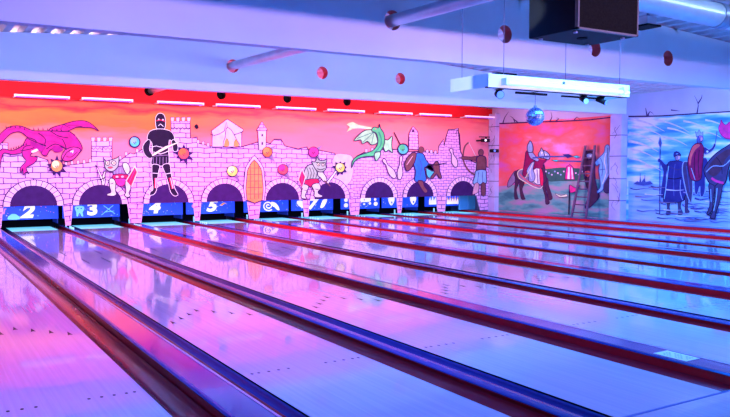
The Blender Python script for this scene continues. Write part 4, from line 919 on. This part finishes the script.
# ------------------------------------------------------------------ ducts
dn = empty('ventilation_pipe', (3.04, 8, 3.58), 'slim grey spiral pipe running through the round holes of both beams', 'duct')
b = MB(); PT = [(-1.2, 3.50), (2.0, 3.49), (5.5, 3.55), (8.4, 3.565), (11.45, 3.63), (17.6, 3.66)]
N = 20; rings = []; ys = []
y = -1.2
while y <= 17.6: ys.append(y); y += .05
for k, y in enumerate(ys):
    for (a, za), (c, zc2) in zip(PT[:-1], PT[1:]):
        if a <= y <= c+1e-6: z = za+(zc2-za)*(y-a)/(c-a); break
    r_ = .082+(.003 if k % 2 else 0)
    rings.append([(3.04+r_*math.cos(2*math.pi*i/N), y, z+r_*math.sin(2*math.pi*i/N)) for i in range(N)])
b.grid(rings, M_duct, True, True, True); b.build('pipe', dn, origin=(3.04, 8, 3.58))
for y, z in ((1.5, 3.49), (9.0, 3.57), (14.5, 3.645)):
    b = MB(); b.tube((3.04, y, z+.08), (3.04, y, roof_z(3.04)), .006, M_cable, 8); b.box(3.02, 3.06, y-.02, y+.02, z+.08, z+.11, M_cable); b.build('hanger', dn, origin=(3.04, y, z+.1))
bd = empty('ventilation_duct', (8, 3.8, 3.8), 'large shiny round duct under the ceiling at the upper right', 'duct')
b = MB(); rings = []; x = 4.9; k = 0
while x < 15.0:
    z = 3.86-.03*(x-6); r_ = .172+(.002 if k % 2 else 0)
    rings.append([(x, 3.8+r_*math.cos(2*math.pi*i/32), z+r_*math.sin(2*math.pi*i/32)) for i in range(32)]); x += .09; k += 1
b.grid(rings, M_duct, True, True, True); b.build('pipe', bd, origin=(8, 3.8, 3.8))
for x in (7.62, 10.6):
    z = 3.86-.03*(x-6); b = MB(); b.tube((x, 3.8, z), (x+.22, 3.8, z-.007), .186, M_cuff, 32); b.build('cuff', bd, origin=(x, 3.8, z))
for x in (6.3, 9.2, 12.2):
    z = 3.86-.03*(x-6); b = MB(); b.box(x, x+.03, 3.61, 3.99, z+.17, roof_z(x)+.002, M_cuff); b.build('hanger', bd, origin=(x, 3.8, z))
b = MB(); b.box(6.42, 6.62, 4.05, 4.30, 3.60, 3.72, M_white); b.box(6.36, 6.66, 4.0, 4.35, 3.575, 3.60, M_black); b.box(6.5, 6.53, 4.1, 4.13, 3.72, roof_z(6.5)-.004, M_cable)
tag(b.build('floodlight', None, origin=(6.5, 4.1, 3.6)), 'small white floodlight under the large duct, right of the speaker', 'light')

# ------------------------------------------------------------------ hanging speaker
X0, X1, Y0, Y1, Z0, Z1 = 1.465, 2.11, .75, 1.24, 2.535, 3.25
# positions are read from the photograph for the near corner and the grille width
sp = empty('hanging_speaker', ((X0+X1)/2, 1.0, Z0), 'large black speaker box hanging from the ceiling, cut by the top edge', 'speaker')
b = MB(); b.box(X0, X1, Y0+.02, Y1, Z0, Z1, M_spk); bevel(b.build('cabinet', sp, origin=(X0, Y0, Z0)), .008)
b = MB(); b.box(X0+.012, X1-.012, Y0-.004, Y0+.02, Z0+.012, Z1-.012, M_grille); b.build('grille', sp, origin=(X0, Y0, Z0))
b = MB()
for a in ((X0, X0+.014, Z0, Z1), (X1-.014, X1, Z0, Z1), (X0, X1, Z0, Z0+.014), (X0, X1, Z1-.014, Z1)): b.box(a[0], a[1], Y0-.008, Y0+.022, a[2], a[3], M_spkedge)
b.build('corner_trim', sp, origin=(X0, Y0, Z0))
for x in (X0+.07, X1-.07):
    for y in (Y0+.08, Y1-.06): b = MB(); b.tube((x, y, Z0-.012), (x, y, Z0), .016, M_cuff, 12); b.build('mounting_foot', sp, origin=(x, y, Z0))
b = MB(); b.tube(((X0+X1)/2, 1.0, Z0-.006), ((X0+X1)/2, 1.0, Z0), .04, M_black, 16); b.build('socket_plate', sp, origin=(X0, Y0, Z0))
for x in (X0+.1, X1-.1):
    b = MB(); b.tube((x, 1.0, Z1), (x, 1.0, roof_z(x)), .006, M_cable, 8); b.build('hanging_chain', sp, origin=(x, 1.0, Z1))

# ------------------------------------------------------------------ hanging light box with tube, spots and disco ball
TX0, TX1, TY0, TY1, TZ0, TZ1 = 3.0, 5.40, 3.5, 4.19, 2.465, 2.62
fr = empty('hanging_light_box', (4.2, 3.85, TZ0), 'white rectangular light box frame hanging on thin cables below the near beam', 'light fixture')
b = MB(); T = .012
b.box(TX0, TX1, TY0, TY0+T, TZ0, TZ1, M_white); b.box(TX0, TX0+T, TY0, TY1, TZ0, TZ1, M_white); b.box(TX1-T, TX1, TY0, TY1, TZ0, TZ1, M_white)
b.box(TX0, TX1, TY0+.001, TY0+.05, TZ0-.006, TZ0+T, M_black); b.box(TX0+.02, TX1, TY1-.05, TY1, TZ1-.03, TZ1, M_black)
bevel(b.build('frame', fr, origin=(TX0, TY0, TZ0)), .003)
b = MB(); b.tube((TX0+.24, TY0-.060, TZ0+.062), (TX1-.10, TY0-.060, TZ0+.050), .024, M_tube, 16); o = b.build('tube', fr, origin=(TX0, TY0, TZ0)); o['label'] = 'lit white tube along the front'
for x in (TX0+.20, TX1-.22):
    b = MB(); b.box(x, x+.05, TY0-.09, TY0, TZ0+.03, TZ0+.11, M_white); b.build('tube_holder', fr, origin=(x, TY0, TZ0))
for x, y in ((3.28, 3.55), (3.14, 4.14), (4.28, 3.55), (5.26, 3.55)):
    b = MB(); b.tube((x, y, TZ0+.05), (x, y, roof_z(x)), .0035, M_cable, 8); b.build('hanging_cable', fr, origin=(x, y, TZ1))
b = MB(); b.box(3.2, 5.2, 3.82, 3.86, TZ1-.02, TZ1+.02, M_black); b.box(3.4, 3.7, 3.78, 3.9, TZ1+.02, TZ1+.07, M_black)
for y in (TY0, TY1-.03):
    pass
b.box(4.18, 4.22, TY0, TY1, TZ0+.1, TZ0+.13, M_black); b.build('cross_rail', fr, origin=(4.2, 3.84, TZ1))
def small_spot(name, c, aim, label, lens=M_lamp, L_=.13, r_=.035):
    t = empty(name, c, label, 'spotlight', 'small spotlights under the light box')
    c = Vector(c); d = (Vector(aim)-c).normalized()
    b = MB(); b.tube(c-d*L_*.5, c+d*L_*.5, r_*.8, M_spk, 14, r2=r_); lb = b.build('lamp_body', t, origin=c)
    b = MB(); b.tube(c+d*L_*.48, c+d*L_*.54, r_*.9, lens, 14); b.build('lens', lb, origin=c)
    b = MB(); b.box(c.x-.006, c.x+.006, c.y-.05, c.y+.05, c.z+.03, TZ0-.009, M_spk); b.box(c.x-.03, c.x+.03, c.y-.05, c.y+.05, TZ0-.016, TZ0-.009, M_spk); b.build('bracket', t, origin=c)
small_spot('spotlight', (3.22, 3.56, 2.40), (2.2, .5, 1.6), 'round blue-lensed spotlight under the left end of the light box', r_=.05, L_=.09)
small_spot('spotlight', (4.58, 3.53, 2.40), (3.6, .5, 1.2), 'small bright-lensed spotlight under the middle right of the light box', P_glowc)
small_spot('spotlight', (4.90, 3.53, 2.40), (5.6, 1.8, 1.6), 'small dark spotlight at the right, under the light box')
b = MB(); b.box(3.55, 4.05, 3.62, 3.65, 2.43, 2.455, M_spk); b.box(3.78, 3.82, 3.51, 3.65, 2.455, TZ0-.009, M_spk)
tag(b.build('lamp_bar', None, origin=(3.8, 3.63, 2.45)), 'thin black bar under the left half of the light box', 'bar')
b = MB(); b.box(4.35, 5.1, 3.66, 3.69, 2.435, 2.455, M_spk); b.box(4.7, 4.74, 3.51, 3.69, 2.455, TZ0-.009, M_spk)
tag(b.build('lamp_bar', None, origin=(4.7, 3.61, 2.44)), 'thin black bar under the right half of the light box', 'bar')
# disco ball
mm, nt, bb, L = nodes('mirror_tiles')
tc = nt.nodes.new('ShaderNodeTexCoord'); vo = nt.nodes.new('ShaderNodeTexVoronoi'); vo.inputs['Scale'].default_value = 22; L.new(tc.outputs['Object'], vo.inputs['Vector'])
rr = ramp(nt, [(.2, (.12, .16, .45)), (.6, (.45, .50, .95)), (.9, (.95, .95, 1))]); L.new(vo.outputs['Color'], rr.inputs[0]); L.new(rr.outputs[0], bb.inputs['Base Color'])
bb.inputs['Metallic'].default_value = .8; bb.inputs['Roughness'].default_value = .25
dc = Vector((3.86, 3.63, 2.17))
t = empty('disco_ball', dc, 'mirrored disco ball hanging on a thin wire below the light box', 'disco ball')
b = MB(); R0 = .112
for j in range(12):          # facets are flat mirror tiles, one mesh
    t0, t1 = math.pi*j/12, math.pi*(j+1)/12; k_ = max(6, int(24*math.sin((t0+t1)/2)))
    for i in range(k_):
        a0, a1 = 2*math.pi*i/k_, 2*math.pi*(i+.94)/k_
        q = [dc+R0*Vector((math.sin(tt)*math.cos(aa), math.sin(tt)*math.sin(aa), math.cos(tt))) for tt, aa in ((t0, a0), (t0, a1), (t1-.01, a1), (t1-.01, a0))]
        b.face(q, mm)
b.sphere(dc, R0*.975, M_spk); b.build('mirror_ball', t, origin=dc)
b = MB(); b.tube(dc+Vector((0, 0, R0)), (dc.x, dc.y, 2.43), .004, M_cable, 6); b.tube(dc+Vector((0, 0, R0-.005)), dc+Vector((0, 0, R0+.02)), .02, M_cuff, 10); b.build('wire', t, origin=dc)

# ------------------------------------------------------------------ ladder leaning on the jousting mural
ld = empty('ladder', (14.55, 12.9, 0), 'dark wooden ladder leaning on the jousting mural', 'ladder')
bx, tx = 14.62, 14.90; zb_, zt_ = .0645, 2.24
ends = [((bx, 13.12, zb_), (tx, 12.86, zt_)), ((bx, 12.55, zb_), (tx, 12.50, zt_))]
for a, c in ends:
    b = MB(); a = Vector(a); c = Vector(c); d = Vector((0, .032, 0)); e = Vector((.022, 0, 0))
    b.grid([[p_-d-e, p_+d-e, p_+d+e, p_-d+e] for p_ in (a, c)], M_ladder, True, False, True); fix_normals(b.build('rail', ld, origin=a))
for i in range(9):
    s_ = .07+i*.108; p0 = Vector(ends[0][0]).lerp(Vector(ends[0][1]), s_); p1 = Vector(ends[1][0]).lerp(Vector(ends[1][1]), s_)
    b = MB(); b.tube(p0, p1, .020, M_ladder, 10); b.build('rung', ld, origin=p0)

# ------------------------------------------------------------------ small wall lamps by the corner
for (u, v, lab, Yp, nm) in ((486.0, 140.4, 'small blue projector lamp on the castle mural, left of the corner pilaster', 16.7, 1), (495.0, 150.8, 'dark bracket lamp on the corner pilaster', 16.6, 2)):
    x, z = on_back(u, v, Yp)
    t = empty('wall_lamp', (x, Yp, z), lab, 'wall lamp', 'lamps by the corner pilaster')
    b = MB(); b.box(x-.16, x+.12, Yp-.07, Yp+.09, z-.06, z+.06, M_spk if nm == 2 else M_bl if False else M_spk); bevel(b.build('lamp_body', t, origin=(x, Yp, z)), .01)
    b = MB(); b.tube((x-.08, Yp-.085, z), (x-.08, Yp-.06, z), .04, M_lamp if nm == 2 else P_glow, 14); b.build('lens', t, origin=(x, Yp, z))
    b = MB(); b.box(x-.02, x+.02, Yp+.05, 17.2 if nm == 1 else 16.87, z-.015, z+.03, M_spk)
    if nm == 1: b.box(x-.30, x+.16, Yp-.02, Yp+.02, z+.10, z+.13, M_spk); b.box(x-.02, x+.02, Yp-.02, Yp+.02, z+.03, z+.12, M_spk)
    b.build('bracket', t, origin=(x, Yp, z))
